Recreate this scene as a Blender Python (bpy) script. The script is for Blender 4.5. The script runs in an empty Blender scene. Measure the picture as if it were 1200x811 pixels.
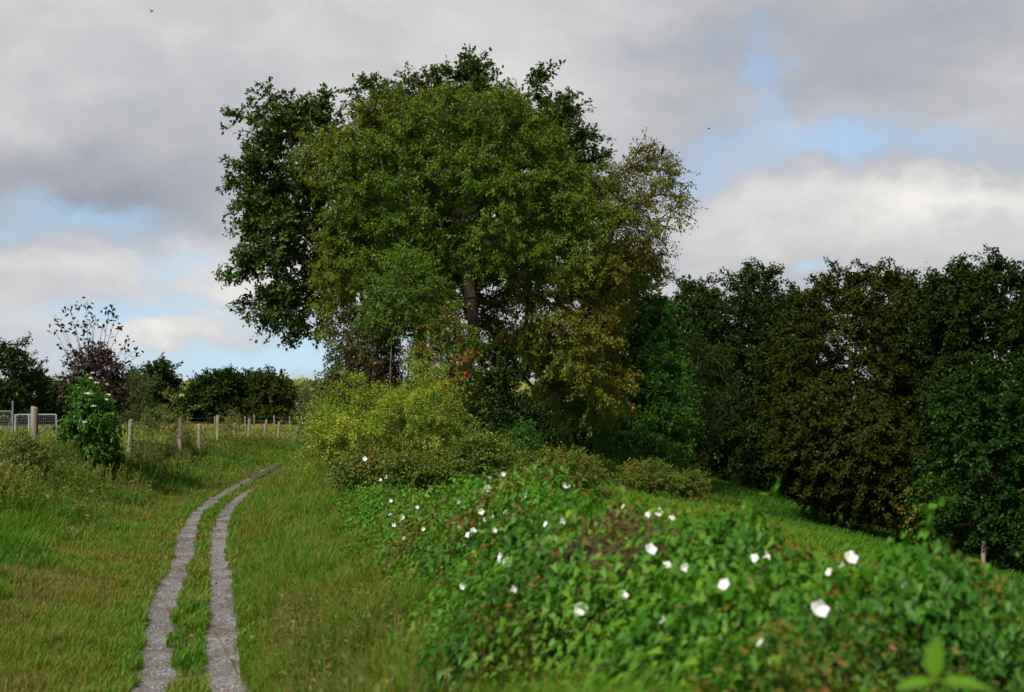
import bpy, bmesh, math
import numpy as np
from mathutils import Vector, Matrix

rnd = np.random.default_rng(11)
F = 1667.0            # focal length in photograph pixels (50 mm on 36 mm film, 1200 px wide)
HY, CX, EYE = 470.0, 600.0, 2.4
S = bpy.context.scene
COL = S.collection

def P(px, py, d):
    return np.array([(px - CX) / F * d, d, EYE - (py - HY) / F * d])

# ------------------------------------------------------------------ noise
def _hash(ix, iy, iz, seed):
    h = (ix * 374761393 + iy * 668265263 + iz * 2147483647 + seed * 144665) & 0xffffffff
    h = ((h ^ (h >> 13)) * 1274126177) & 0xffffffff
    h = ((h ^ (h >> 16)) * 2246822519) & 0xffffffff
    return ((h ^ (h >> 15)) & 0xffff) / 65535.0

def noise(p, scale, seed=0):
    p = np.atleast_2d(np.asarray(p, float))
    if p.shape[1] == 2:
        p = np.c_[p, np.zeros(len(p))]
    q = p / scale
    i = np.floor(q).astype(np.int64)
    f = q - i
    f = f * f * (3 - 2 * f)
    r = 0
    for dx in (0, 1):
        for dy in (0, 1):
            for dz in (0, 1):
                w = (f[:, 0] if dx else 1 - f[:, 0]) * (f[:, 1] if dy else 1 - f[:, 1]) * (f[:, 2] if dz else 1 - f[:, 2])
                r = r + w * _hash(i[:, 0] + dx, i[:, 1] + dy, i[:, 2] + dz, seed)
    return r

def fbm(p, scale, seed=0, octv=3):
    a, t, r = 1.0, 0.0, 0
    for k in range(octv):
        r = r + a * noise(p, scale / 2 ** k, seed + k * 7)
        t += a
        a *= .5
    return r / t

def sstep(a, b, x):
    t = np.clip((x - a) / (b - a), 0, 1)
    return t * t * (3 - 2 * t)

# ------------------------------------------------------------------ the lie of the land
DT = np.array([4, 8, 11.7, 14.3, 17.4, 22.2, 26.7, 30.8, 36.4, 48.2, 53, 61, 75, 95.])
XL = np.array([-1.4, -2.25, -2.96, -3.57, -4.2, -5.12, -6.05, -6.76, -7.34, -8.40, -8.75, -8.95, -8.3, -6.])
XR = np.array([-.75, -1.62, -2.36, -2.92, -3.56, -4.60, -5.45, -6.14, -6.78, -7.75, -8.1, -8.3, -7.6, -5.3])
def rut_l(d): return np.interp(d, DT, XL)
def rut_r(d): return np.interp(d, DT, XR)

ctrl = []
for d in (5, 8, 11.7, 14.3, 18, 22, 27, 31, 34, 37, 40, 43, 46, 50, 55, 61, 75):
    z = .22 if d < 6 else (.05 if d < 9 else 0.0)
    if d > 60: z = -.12
    if d > 70: z = -.25
    ctrl += [(rut_l(d), d, z), (rut_r(d), d, z)]
    if d > 9: ctrl += [(rut_l(d) - .9, d, z + .03), (rut_r(d) + .45, d, z + .05)]
for y, z in ((34, .98), (40, .76), (47, .62), (57, .45), (65, .28), (73, 0.), (83, -.25)):
    ctrl += [(-11.6, y, z), (-15, y + 2, z + .02)]
ctrl += [(-4.6, 11, .08), (-6, 14, .18), (-7.5, 19, .4), (-9.8, 26, .75), (-8.6, 26, .5), (-14, 24, .95), (-12, 14, .7),
         (-20, 60, .3), (-25, 40, .8), (-30, 100, -.2), (-15, 105, -.35), (-50, 110, -.1), (-20, 145, -.5), (-40, 145, -.5), (-60, 145, -.5),
         (0, 0, .85), (1.5, 1.5, 1.0), (1.55, 4, 1.02), (1.4, 7, .95), (1.0, 9, .85), (.3, 11, .85), (-.4, 13, .75), (-1.2, 17, .5),
         (-2.0, 21, .42), (-2.6, 25, .45), (-2.6, 31, .7), (-1.8, 38, .6), (-1.5, 46, .4), (-3, 60, -.1),
         (-.5, 4.5, .98), (-.45, 7, .82), (-.65, 9, .72), (-1.1, 11, .6), (-1.5, 14, .42), (-2.3, 17.5, .3), (-2.9, 21, .25), (-4.2, 27, .25), (-4.2, 31, .4),
         (-2.0, -4, .6), (3, -6, .6), (-6, 0, .4), (6, 0, .2), (-10, -10, .4), (10, -12, -.3),
         (3.6, 4.5, .55), (3.4, 8, .55), (3.5, 12, .35), (2.2, 20, .35), (1.2, 28, .3), (1.5, 36, .15), (2.5, 45, -.1), (8, 10, -.6),
         (4.8, 20, .0), (9, 20, -.95), (4.2, 35, -.33), (7.2, 30, -.72), (10.8, 45, -2.2), (14, 30, -2.6), (18, 60, -3.9), (11, 72, -1.9), (6.7, 68, -.96),
         (20, 40, -4), (25, 80, -5), (15, 100, -3), (40, 60, -7), (4, 90, -.8), (0, 120, -.6), (30, 130, -4), (60, 100, -8), (25, 15, -4)]
ctrl = np.array(ctrl, float)

def _U(r2):
    return np.where(r2 > 1e-9, .5 * r2 * np.log(np.maximum(r2, 1e-9)), 0)
_n = len(ctrl)
_K = _U(((ctrl[:, None, :2] - ctrl[None, :, :2]) ** 2).sum(-1)) + np.eye(_n) * .03
_Pm = np.c_[np.ones(_n), ctrl[:, :2]]
_A = np.zeros((_n + 3, _n + 3)); _A[:_n, :_n] = _K; _A[:_n, _n:] = _Pm; _A[_n:, :_n] = _Pm.T
_W = np.linalg.solve(_A, np.r_[ctrl[:, 2], 0, 0, 0])

def tz(x, y):
    x = np.atleast_1d(np.asarray(x, float)); y = np.atleast_1d(np.asarray(y, float))
    out = np.empty(len(x))
    for a in range(0, len(x), 20000):
        xx, yy = np.clip(x[a:a + 20000], -65, 45), np.clip(y[a:a + 20000], -12, 150)
        r2 = (xx[:, None] - ctrl[:, 0]) ** 2 + (yy[:, None] - ctrl[:, 1]) ** 2
        out[a:a + 20000] = _U(r2) @ _W[:_n] + _W[_n] + _W[_n + 1] * xx + _W[_n + 2] * yy
    out = np.clip(out, -9, 1.3)
    rr = np.hypot(x, y)
    w = sstep(100, 190, rr)
    far = -.6 + 4.5 * sstep(420, 900, y) * (1 - sstep(0, 150, x + 120) * .3) - 10 * sstep(20, 120, x) * (1 - sstep(250, 500, y))
    return out * (1 - w) + far * w

def tz1(x, y): return float(tz(x, y)[0])

# hedge bank
HYs = np.array([-2, 1.5, 3, 4.2, 5.5, 7, 9, 11, 13, 17, 21, 25, 28])
HXc = np.array([.6, .7, .8, 1.0, 1.2, 1.0, .75, .3, -.4, -1.2, -2.0, -2.6, -2.9])
HZt = np.array([1.0, 1.05, 1.15, 1.4, 1.77, 1.86, 1.64, 1.66, 1.56, 1.12, .95, .93, .88])
HWl = np.array([.6, .7, .9, 1.15, 1.45, 1.5, 1.45, 1.3, .95, .85, .8, .85, .6])
HWr = np.array([.6, .9, 1.5, 1.6, 1.25, .80, .85, .75, .95, 1.3, 1.5, 1.4, .8])
def hedge(x, y):
    """top surface of the hedge and how far inside it the point is (0 at the foot)"""
    g = tz(x, y)
    off = x - np.interp(y, HYs, HXc)
    w = np.where(off < 0, np.interp(y, HYs, HWl), np.interp(y, HYs, HWr)) * (.85 + .3 * noise(np.c_[x, y], .9, 5))
    inside = np.clip((w - abs(off)) / np.where(off < 0, .95, .6), 0, 1) * sstep(27.5, 25.5, y) * sstep(-2, -1, y)
    top = np.interp(y, HYs, HZt) - .2 * off ** 2 + (fbm(np.c_[x, y], 1.1, 3) - .5) * .44 + (noise(np.c_[x, y], .42, 13) - .5) * .26 + (noise(np.c_[x, y], .22, 14) - .5) * .12
    hgt = np.maximum(top - g, .12) * inside ** .7
    return g + hgt, inside

def hedge_hit(px, py):
    ts = np.arange(1.5, 27, .03)
    X = (px - CX) / F * ts; Z = EYE - (py - HY) / F * ts
    h, ins = hedge(X, ts)
    k = np.where((Z < h + .02) & (ts > 2.2))[0]
    if len(k) == 0:                                   # just above the crest: the nearest approach
        gap = np.where(ins > .2, Z - h, 9)
        k = [int(np.argmin(gap))]
    i = k[0]
    return np.array([X[i], ts[i], Z[i]])

# ------------------------------------------------------------------ materials
def new_mat(name):
    m = bpy.data.materials.new(name); m.use_nodes = True
    nt = m.node_tree; nt.nodes.clear()
    return m, nt, nt.nodes, nt.links
def N(nt, t, **kw):
    n = nt.nodes.new(t)
    for k, v in kw.items(): setattr(n, k, v)
    return n
def ramp(nt, stops, fac, interp='LINEAR'):
    r = nt.nodes.new('ShaderNodeValToRGB'); r.color_ramp.interpolation = interp
    e = r.color_ramp.elements
    while len(e) > 1: e.remove(e[-1])
    e[0].position = stops[0][0]; e[0].color = (*stops[0][1], 1)
    for p, c in stops[1:]:
        k = e.new(p); k.color = (*c, 1)
    nt.links.new(fac, r.inputs[0])
    return r.outputs[0]

def leaf_mat(name, stops, trans=.3, gloss=.05, rough=.45):
    gloss *= .45
    m, nt, nd, ln = new_mat(name)
    at = N(nt, 'ShaderNodeAttribute', attribute_name='tint')
    c = ramp(nt, stops, at.outputs['Fac'])
    d = N(nt, 'ShaderNodeBsdfDiffuse'); t = N(nt, 'ShaderNodeBsdfTranslucent'); g = N(nt, 'ShaderNodeBsdfGlossy')
    g.inputs['Roughness'].default_value = rough
    g.inputs['Color'].default_value = (.75, .85, .6, 1)
    ln.new(c, d.inputs[0])
    br = N(nt, 'ShaderNodeMixRGB', blend_type='MULTIPLY'); br.inputs[0].default_value = 1; br.inputs[2].default_value = (1.25, 1.35, .6, 1)
    ln.new(c, br.inputs[1]); ln.new(br.outputs[0], t.inputs[0])
    a = N(nt, 'ShaderNodeMixShader'); a.inputs[0].default_value = trans
    ln.new(d.outputs[0], a.inputs[1]); ln.new(t.outputs[0], a.inputs[2])
    b = N(nt, 'ShaderNodeMixShader'); b.inputs[0].default_value = gloss
    ln.new(a.outputs[0], b.inputs[1]); ln.new(g.outputs[0], b.inputs[2])
    o = N(nt, 'ShaderNodeOutputMaterial'); ln.new(b.outputs[0], o.inputs[0])
    return m

def rough_mat(name, stops, scale, stretch=(1, 1, 1), rough=.9, bump=.4, detail=6, metal=0, spec=.25):
    m, nt, nd, ln = new_mat(name)
    tc = N(nt, 'ShaderNodeTexCoord'); mp = N(nt, 'ShaderNodeMapping'); mp.inputs['Scale'].default_value = stretch
    ln.new(tc.outputs['Object'], mp.inputs[0])
    no = N(nt, 'ShaderNodeTexNoise'); no.inputs['Scale'].default_value = scale; no.inputs['Detail'].default_value = detail
    no.inputs['Roughness'].default_value = .65
    ln.new(mp.outputs[0], no.inputs[0])
    c = ramp(nt, stops, no.outputs['Fac'])
    b = N(nt, 'ShaderNodeBsdfPrincipled'); b.inputs['Roughness'].default_value = rough; b.inputs['Metallic'].default_value = metal; b.inputs['Specular IOR Level'].default_value = spec
    ln.new(c, b.inputs['Base Color'])
    if bump:
        bm = N(nt, 'ShaderNodeBump'); bm.inputs['Strength'].default_value = bump; bm.inputs['Distance'].default_value = .03
        ln.new(no.outputs['Fac'], bm.inputs['Height']); ln.new(bm.outputs[0], b.inputs['Normal'])
    o = N(nt, 'ShaderNodeOutputMaterial'); ln.new(b.outputs[0], o.inputs[0])
    return m

M = {}
M['bark'] = rough_mat('bark', [(.3, (.030, .022, .015)), (.55, (.075, .058, .040)), (.75, (.13, .105, .075))], 5, (3, 3, .6))
M['grey_stem'] = rough_mat('grey_stem', [(.3, (.10, .075, .045)), (.7, (.22, .17, .10))], 8, (3, 3, .6))
M['old_wood'] = rough_mat('old_wood', [(.25, (.06, .052, .038)), (.5, (.17, .148, .105)), (.75, (.30, .27, .20))], 9, (4, 4, .25), bump=.6)
M['grey_metal'] = rough_mat('grey_metal', [(.3, (.10, .11, .12)), (.7, (.17, .18, .20))], 6, rough=.5, bump=0)
M['pale_metal'] = rough_mat('pale_metal', [(.3, (.20, .225, .255)), (.7, (.28, .31, .34))], 6, rough=.5, bump=0)
M['wire'] = rough_mat('wire', [(.3, (.10, .095, .09)), (.7, (.18, .17, .16))], 20, rough=.5, bump=0)
M['dry_stem'] = rough_mat('dry_stem', [(.3, (.055, .030, .020)), (.6, (.13, .078, .052)), (.8, (.24, .16, .11))], 6, bump=0)
M['petal'] = leaf_mat('petal', [(0, (.80, .80, .82)), (1, (.86, .86, .86))], .35, .02)
M['calyx'] = rough_mat('calyx', [(.3, (.06, .11, .02)), (.7, (.10, .16, .03))], 30, bump=0)
M['feather'] = rough_mat('feather', [(.3, (.004, .004, .005)), (.7, (.010, .010, .011))], 40, rough=.8, bump=0, spec=.05)
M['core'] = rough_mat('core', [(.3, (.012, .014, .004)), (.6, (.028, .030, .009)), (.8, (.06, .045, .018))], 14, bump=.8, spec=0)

M['cherry'] = leaf_mat('cherry_leaf', [(0, (.038, .082, .005)), (.28, (.062, .116, .007)), (.5, (.090, .116, .008)), (.68, (.108, .096, .011)), (.85, (.135, .076, .014)), (1, (.23, .055, .018))], .32, .03)
M['oak'] = leaf_mat('oak_leaf', [(0, (.016, .036, .004)), (.5, (.028, .058, .006)), (.85, (.046, .075, .009)), (1, (.075, .075, .014))], .2, .05)
M['forest'] = leaf_mat('forest_leaf', [(0, (.006, .016, .002)), (.5, (.011, .026, .003)), (1, (.022, .042, .005))], .15, .02)
M['olive'] = leaf_mat('olive_leaf', [(0, (.011, .019, .002)), (.5, (.021, .031, .003)), (1, (.040, .045, .006))], .15, .012)
M['fresh'] = leaf_mat('fresh_leaf', [(0, (.006, .022, .003)), (.5, (.011, .036, .004)), (1, (.022, .058, .007))], .2, .02)
M['hazel'] = leaf_mat('hazel_leaf', [(0, (.013, .055, .006)), (.5, (.026, .086, .009)), (1, (.050, .13, .015))], .25, .02)
M['willow'] = leaf_mat('willow_leaf', [(0, (.030, .045, .015)), (.5, (.05, .075, .022)), (1, (.08, .10, .035))], .2, .04)
M['lime'] = leaf_mat('lime_leaf', [(0, (.075, .125, .010)), (.4, (.145, .210, .018)), (.75, (.255, .295, .034)), (1, (.42, .41, .09))], .35, .03)
M['sapling'] = leaf_mat('sapling_leaf', [(0, (.032, .066, .005)), (.5, (.060, .110, .008)), (.8, (.09, .130, .012)), (.86, (.19, .030, .014)), (1, (.32, .042, .022))], .3, .04)
M['redleaf'] = leaf_mat('red_leaf', [(0, (.018, .038, .008)), (.5, (.034, .058, .012)), (.68, (.060, .050, .016)), (.84, (.11, .030, .018)), (1, (.24, .035, .03))], .25, .04)
M['purple'] = leaf_mat('purple_leaf', [(0, (.008, .010, .006)), (.5, (.016, .012, .011)), (.8, (.030, .011, .016)), (1, (.07, .016, .03))], .15, .05)
M['dogwood'] = leaf_mat('dogwood_leaf', [(0, (.014, .060, .004)), (.5, (.030, .105, .007)), (1, (.075, .17, .014))], .3, .04)
M['bramble'] = leaf_mat('bramble_leaf', [(0, (.035, .070, .007)), (.4, (.070, .110, .011)), (.65, (.105, .105, .015)), (.85, (.12, .060, .018)), (1, (.16, .05, .022))], .25, .03)
M['bindweed'] = leaf_mat('bindweed_leaf', [(0, (.018, .078, .005)), (.3, (.034, .130, .007)), (.6, (.070, .190, .011)), (.80, (.135, .24, .018)), (.88, (.22, .18, .02)), (.95, (.14, .06, .016)), (1, (.08, .036, .014))], .34, .04, .5)
M['grass'] = leaf_mat('grass_blade', [(0, (.030, .100, .006)), (.35, (.058, .155, .010)), (.55, (.095, .172, .013)), (.72, (.118, .138, .018)), (.88, (.135, .105, .026)), (1, (.24, .17, .07))], .3, .03, .5)
M['meadow'] = leaf_mat('meadow_blade', [(0, (.075, .115, .014)), (.5, (.13, .165, .024)), (.8, (.20, .18, .04)), (1, (.26, .16, .07))], .25, .03)
M['weed'] = leaf_mat('weed_leaf', [(0, (.045, .085, .012)), (.4, (.085, .125, .018)), (.7, (.14, .15, .03)), (.9, (.15, .095, .035)), (1, (.22, .14, .06))], .25, .03)
M['litter'] = leaf_mat('litter_leaf', [(0, (.10, .04, .02)), (.5, (.16, .06, .03)), (1, (.30, .09, .05))], .1, .03)
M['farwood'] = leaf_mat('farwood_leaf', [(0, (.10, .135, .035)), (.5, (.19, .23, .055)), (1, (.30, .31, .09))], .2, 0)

def ground_mat():
    m, nt, nd, ln = new_mat('ground_soil')
    g = N(nt, 'ShaderNodeNewGeometry')
    n1 = N(nt, 'ShaderNodeTexNoise'); n1.inputs['Scale'].default_value = .35; n1.inputs['Detail'].default_value = 5
    n2 = N(nt, 'ShaderNodeTexNoise'); n2.inputs['Scale'].default_value = 9; n2.inputs['Detail'].default_value = 8; n2.inputs['Roughness'].default_value = .7
    ln.new(g.outputs['Position'], n1.inputs[0]); ln.new(g.outputs['Position'], n2.inputs[0])
    ad = N(nt, 'ShaderNodeMath', operation='ADD'); ln.new(n1.outputs[0], ad.inputs[0]); ln.new(n2.outputs[0], ad.inputs[1])
    hf = N(nt, 'ShaderNodeMath', operation='MULTIPLY'); hf.inputs[1].default_value = .5; ln.new(ad.outputs[0], hf.inputs[0])
    near = ramp(nt, [(.32, (.022, .040, .008)), (.48, (.042, .078, .012)), (.58, (.075, .085, .018)), (.7, (.10, .075, .028))], hf.outputs[0])
    mead = ramp(nt, [(.32, (.075, .11, .016)), (.5, (.12, .15, .024)), (.62, (.17, .14, .035))], hf.outputs[0])
    at = N(nt, 'ShaderNodeAttribute', attribute_name='meadow')
    mx = N(nt, 'ShaderNodeMixRGB'); ln.new(at.outputs['Fac'], mx.inputs[0]); ln.new(near, mx.inputs[1]); ln.new(mead, mx.inputs[2])
    b = N(nt, 'ShaderNodeBsdfPrincipled'); b.inputs['Roughness'].default_value = 1; ln.new(mx.outputs[0], b.inputs['Base Color'])
    b.inputs['Specular IOR Level'].default_value = .1
    bm = N(nt, 'ShaderNodeBump'); bm.inputs['Strength'].default_value = .8; bm.inputs['Distance'].default_value = .06
    ln.new(n2.outputs[0], bm.inputs['Height']); ln.new(bm.outputs[0], b.inputs['Normal'])
    o = N(nt, 'ShaderNodeOutputMaterial'); ln.new(b.outputs[0], o.inputs[0])
    return m

def gravel_mat():
    m, nt, nd, ln = new_mat('gravel_rut')
    g = N(nt, 'ShaderNodeNewGeometry')
    v = N(nt, 'ShaderNodeTexVoronoi'); v.inputs['Scale'].default_value = 38
    n1 = N(nt, 'ShaderNodeTexNoise'); n1.inputs['Scale'].default_value = 1.6; n1.inputs['Detail'].default_value = 6
    n2 = N(nt, 'ShaderNodeTexNoise'); n2.inputs['Scale'].default_value = 14; n2.inputs['Detail'].default_value = 5
    for x in (v, n1, n2): ln.new(g.outputs['Position'], x.inputs[0])
    sep = N(nt, 'ShaderNodeSeparateColor'); ln.new(v.outputs['Color'], sep.inputs[0])
    st = ramp(nt, [(0, (.088, .086, .084)), (.6, (.158, .156, .155)), (1, (.28, .277, .277))], sep.outputs[0])
    di = ramp(nt, [(.3, (.060, .045, .034)), (.7, (.13, .11, .095))], n2.outputs[0])
    mk_ = ramp(nt, [(.40, (1, 1, 1)), (.58, (0, 0, 0))], n1.outputs[0])
    mx = N(nt, 'ShaderNodeMixRGB'); ln.new(mk_, mx.inputs[0]); ln.new(st, mx.inputs[1]); ln.new(di, mx.inputs[2])
    at = N(nt, 'ShaderNodeAttribute', attribute_name='edge')
    n3 = N(nt, 'ShaderNodeTexNoise'); n3.inputs['Scale'].default_value = 7; n3.inputs['Detail'].default_value = 7; n3.inputs['Roughness'].default_value = .7; m3 = N(nt, 'ShaderNodeMapping'); m3.inputs['Scale'].default_value = (1.6, .4, 1); ln.new(g.outputs['Position'], m3.inputs[0]); ln.new(m3.outputs[0], n3.inputs[0])
    e1 = N(nt, 'ShaderNodeMath', operation='MULTIPLY_ADD'); ln.new(n3.outputs[0], e1.inputs[0]); e1.inputs[1].default_value = 1.5; e1.inputs[2].default_value = -.75
    e2 = N(nt, 'ShaderNodeMath', operation='ADD'); ln.new(e1.outputs[0], e2.inputs[0]); ln.new(at.outputs['Fac'], e2.inputs[1])
    em = ramp(nt, [(.58, (0, 0, 0)), (.74, (1, 1, 1))], e2.outputs[0])
    soil = ramp(nt, [(.35, (.035, .040, .012)), (.6, (.065, .055, .025)), (.75, (.10, .075, .04))], n2.outputs[0])
    mz = N(nt, 'ShaderNodeMixRGB'); ln.new(em, mz.inputs[0]); ln.new(mx.outputs[0], mz.inputs[1]); ln.new(soil, mz.inputs[2]); mx = mz
    b = N(nt, 'ShaderNodeBsdfPrincipled'); b.inputs['Roughness'].default_value = .85; b.inputs['Specular IOR Level'].default_value = .2; ln.new(mx.outputs[0], b.inputs['Base Color'])
    bm = N(nt, 'ShaderNodeBump'); bm.inputs['Strength'].default_value = 1; bm.inputs['Distance'].default_value = .02; bm.invert = True
    ln.new(v.outputs['Distance'], bm.inputs['Height']); ln.new(bm.outputs[0], b.inputs['Normal'])
    o = N(nt, 'ShaderNodeOutputMaterial'); ln.new(b.outputs[0], o.inputs[0])
    return m
M['ground'] = ground_mat(); M['gravel'] = gravel_mat()
M['stone'] = leaf_mat('stone', [(0, (.10, .098, .096)), (.5, (.185, .182, .182)), (1, (.33, .326, .326))], 0, .04, .6)

# ------------------------------------------------------------------ mesh building
def mk(name, V, loops, sizes, mat, tint=None, parent=None, smooth=False, attr='tint', loc=None):
    me = bpy.data.meshes.new(name)
    V = np.asarray(V, np.float32)
    if loc is not None: V = V - np.asarray(loc, np.float32)
    loops = np.asarray(loops, np.int32); sizes = np.asarray(sizes, np.int32)
    me.vertices.add(len(V)); me.vertices.foreach_set('co', V.ravel())
    me.loops.add(len(loops)); me.loops.foreach_set('vertex_index', loops)
    me.polygons.add(len(sizes)); me.polygons.foreach_set('loop_start', np.r_[0, np.cumsum(sizes)[:-1]].astype(np.int32))
    if smooth: me.polygons.foreach_set('use_smooth', np.ones(len(sizes), bool))
    if tint is not None:
        a = me.attributes.new(attr, 'FLOAT', 'POINT'); a.data.foreach_set('value', np.asarray(tint, np.float32))
    me.update(calc_edges=True)
    me.materials.append(mat)
    o = bpy.data.objects.new(name, me); COL.objects.link(o)
    if loc is not None and parent is None: o.location = loc
    if parent is not None: o.parent = parent
    return o

def tag(o, label=None, cat=None, group=None, kind=None):
    if label: o['label'] = label
    if cat: o['category'] = cat
    if group: o['group'] = group
    if kind: o['kind'] = kind
    return o
def thing(name, label, cat, loc, group=None):
    o = bpy.data.objects.new(name, None); COL.objects.link(o); o.location = loc; o.empty_display_size = .2
    return tag(o, label, cat, group)
def copy_tree(o, parent=None):
    c = o.copy(); COL.objects.link(c)
    if parent is not None: c.parent = parent
    for ch in list(o.children): copy_tree(ch, c)
    return c

def unit(v):
    return v / np.maximum(np.linalg.norm(v, axis=-1, keepdims=True), 1e-9)

T_RHOMB = (np.array([[0, 0, 0], [.5, .42, .08], [0, 1, 0], [-.5, .42, .08]]), [[0, 1, 2, 3]])
T_HEX = (np.array([[0, 0, 0], [.42, .3, .1], [.36, .68, .08], [0, 1, -.06], [-.36, .68, .08], [-.42, .3, .1]]), [[0, 1, 2, 3], [0, 3, 4, 5]])
T_HEART = (np.array([[0, .1, 0], [.40, -.04, .02], [.46, .26, .10], [.27, .62, .06], [0, 1, -.12], [-.27, .62, .06], [-.46, .26, .10], [-.40, -.04, .02]]), [[0, 1, 2, 3, 4], [0, 4, 5, 6, 7]])
T_LOBED = (np.array([[0, 0, 0], [.22, .2, .05], [.5, .38, .1], [.28, .55, .05], [.42, .78, .06], [0, 1, -.04], [-.42, .78, .06], [-.28, .55, .05], [-.5, .38, .1], [-.22, .2, .05]]), [[0, 1, 2, 3, 4, 5], [0, 5, 6, 7, 8, 9]])

def leaves(pos, axis, nrm, length, width, tmpl):
    tv, tf = tmpl
    A = unit(axis); B = unit(np.cross(A, nrm)); Nn = np.cross(B, A)
    L = length[:, None, None]; Wd = width[:, None, None]
    V = pos[:, None, :] + B[:, None, :] * tv[None, :, 0:1] * Wd + A[:, None, :] * tv[None, :, 1:2] * L + Nn[:, None, :] * tv[None, :, 2:3] * Wd
    n, k = len(pos), len(tv)
    lp = np.concatenate([np.asarray(f) for f in tf]); sz = np.array([len(f) for f in tf])
    loops = (np.arange(n)[:, None] * k + lp[None, :]).ravel()
    sizes = np.tile(sz, n)
    return V.reshape(-1, 3), loops, sizes, k

def tubes(p0, p1, r0, r1, sides=5):
    d = unit(p1 - p0)
    up = np.where(abs(d[:, 2:3]) > .9, np.array([[1., 0, 0]]), np.array([[0, 0, 1.]]))
    a = unit(np.cross(d, up)); b = np.cross(d, a)
    th = np.linspace(0, 2 * math.pi, sides, endpoint=False)
    ring = a[:, None, :] * np.cos(th)[None, :, None] + b[:, None, :] * np.sin(th)[None, :, None]
    V = np.concatenate([p0[:, None, :] + ring * r0[:, None, None], p1[:, None, :] + ring * r1[:, None, None]], 1)
    n = len(p0); k = 2 * sides
    q = []
    for i in range(sides):
        j = (i + 1) % sides
        q += [i, i + sides, j + sides, j][::1]
    loops = (np.arange(n)[:, None] * k + np.array(q)[None, :]).ravel()
    return V.reshape(-1, 3), loops, np.full(n * sides, 4)

def join(*parts):
    V, Lp, Sz, off = [], [], [], 0
    for v, l, s in parts:
        V.append(v); Lp.append(np.asarray(l) + off); Sz.append(s); off += len(v)
    return np.concatenate(V), np.concatenate(Lp), np.concatenate(Sz)

def polyline_tube(pts, r, sides=5):
    pts = np.asarray(pts, float); r = np.asarray(r, float) * np.ones(len(pts))
    return tubes(pts[:-1], pts[1:], r[:-1], r[1:], sides)

# ------------------------------------------------------------------ trees
def in_poly(pts, poly):
    x, y = pts[:, 0], pts[:, 1]; ins = np.zeros(len(pts), bool); e = np.full(len(pts), 1e9)
    for (x0, y0), (x1, y1) in zip(poly, np.roll(poly, -1, 0)):
        c = ((y0 > y) != (y1 > y))
        with np.errstate(divide='ignore', invalid='ignore'):
            ins ^= c & (x < (x1 - x0) * (y - y0) / (y1 - y0 if y1 != y0 else 1e-9) + x0)
        dx, dy = x1 - x0, y1 - y0
        t = np.clip(((x - x0) * dx + (y - y0) * dy) / (dx * dx + dy * dy + 1e-9), 0, 1)
        e = np.minimum(e, np.hypot(x - x0 - t * dx, y - y0 - t * dy))
    return ins, e

def outline_clusters(poly, d, R, n, r, g, gap=0., back=1.):
    """cluster centres filling a solid whose side view has this outline, R its half thickness"""
    poly = np.asarray(poly, float); ppm = F / d
    lo, hi = poly.min(0), poly.max(0)
    q = g.uniform(lo, hi, (n * 14, 2))
    ins, e = in_poly(q, poly); e = e / ppm
    ok = ins & (e > .45 * r)
    q, e = q[ok], e[ok]
    half = np.where(e > R, R, np.sqrt(np.maximum(e * (2 * R - e), 0)))
    t = g.uniform(-1, 1, len(q)); t = np.sign(t) * np.abs(t) ** .55
    dd = d + t * half * np.where(t > 0, back, 1)
    # a solid is built at its own depth: the outline is taken at the tree's distance
    X = (q[:, 0] - CX) / F * d; Z = EYE - (q[:, 1] - HY) / F * d
    pts = np.c_[X, dd, Z]
    pts[:, 2] = np.maximum(pts[:, 2], tz(pts[:, 0], pts[:, 1]) + .3 * r)
    if gap > 0:
        pts = pts[noise(pts, 2.2 * r + .6, 77) > gap]
    keep = np.empty((0, 3)); sp = r * .62
    for p in pts:
        if len(keep) == 0 or ((keep - p) ** 2).sum(1).min() > sp * sp:
            keep = np.vstack([keep, p])
            if len(keep) >= n: break
    return keep

def skeleton(trunk, cl, g, r_tip=.012, rise=.5, expo=.46):
    pts = [np.asarray(p, float) for p in trunk]; par = [-1] + list(range(len(pts) - 1)); nt = len(pts)
    ax = pts[nt // 2]
    order = np.argsort(((cl - np.asarray(trunk[-1])) ** 2).sum(1))
    arr = np.array(pts)
    for ci in order:
        p = cl[ci]
        dv = p - arr; dist = np.linalg.norm(dv, axis=1)
        cost = dist + rise * np.maximum(0, arr[:, 2] - p[2]) * 1.0
        cost[0] += 50 if nt > 2 else 0
        k = int(np.argmin(cost)); a = arr[k]; L = dist[k]
        m = max(1, int(L / .55))
        bow = g.normal(0, .07 * L, 3); bow[2] += .06 * L
        prev = k; new = []
        for i in range(1, m + 1):
            t = i / m
            q = a + (p - a) * t + bow * math.sin(math.pi * t) + (g.normal(0, .03, 3) if i < m else 0)
            pts.append(q); par.append(prev); prev = len(pts) - 1; new.append(q)
        arr = np.vstack([arr, new])
    n = len(pts); cnt = np.zeros(n)
    ch = np.zeros(n, int)
    for i in range(n - 1, 0, -1):
        if cnt[i] == 0: cnt[i] = 1
        cnt[par[i]] += cnt[i]
    r = r_tip * np.maximum(cnt, 1) ** expo
    for i in range(1, n): r[i] = min(r[i], r[par[i]])
    return arr, np.array(par), r

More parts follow.
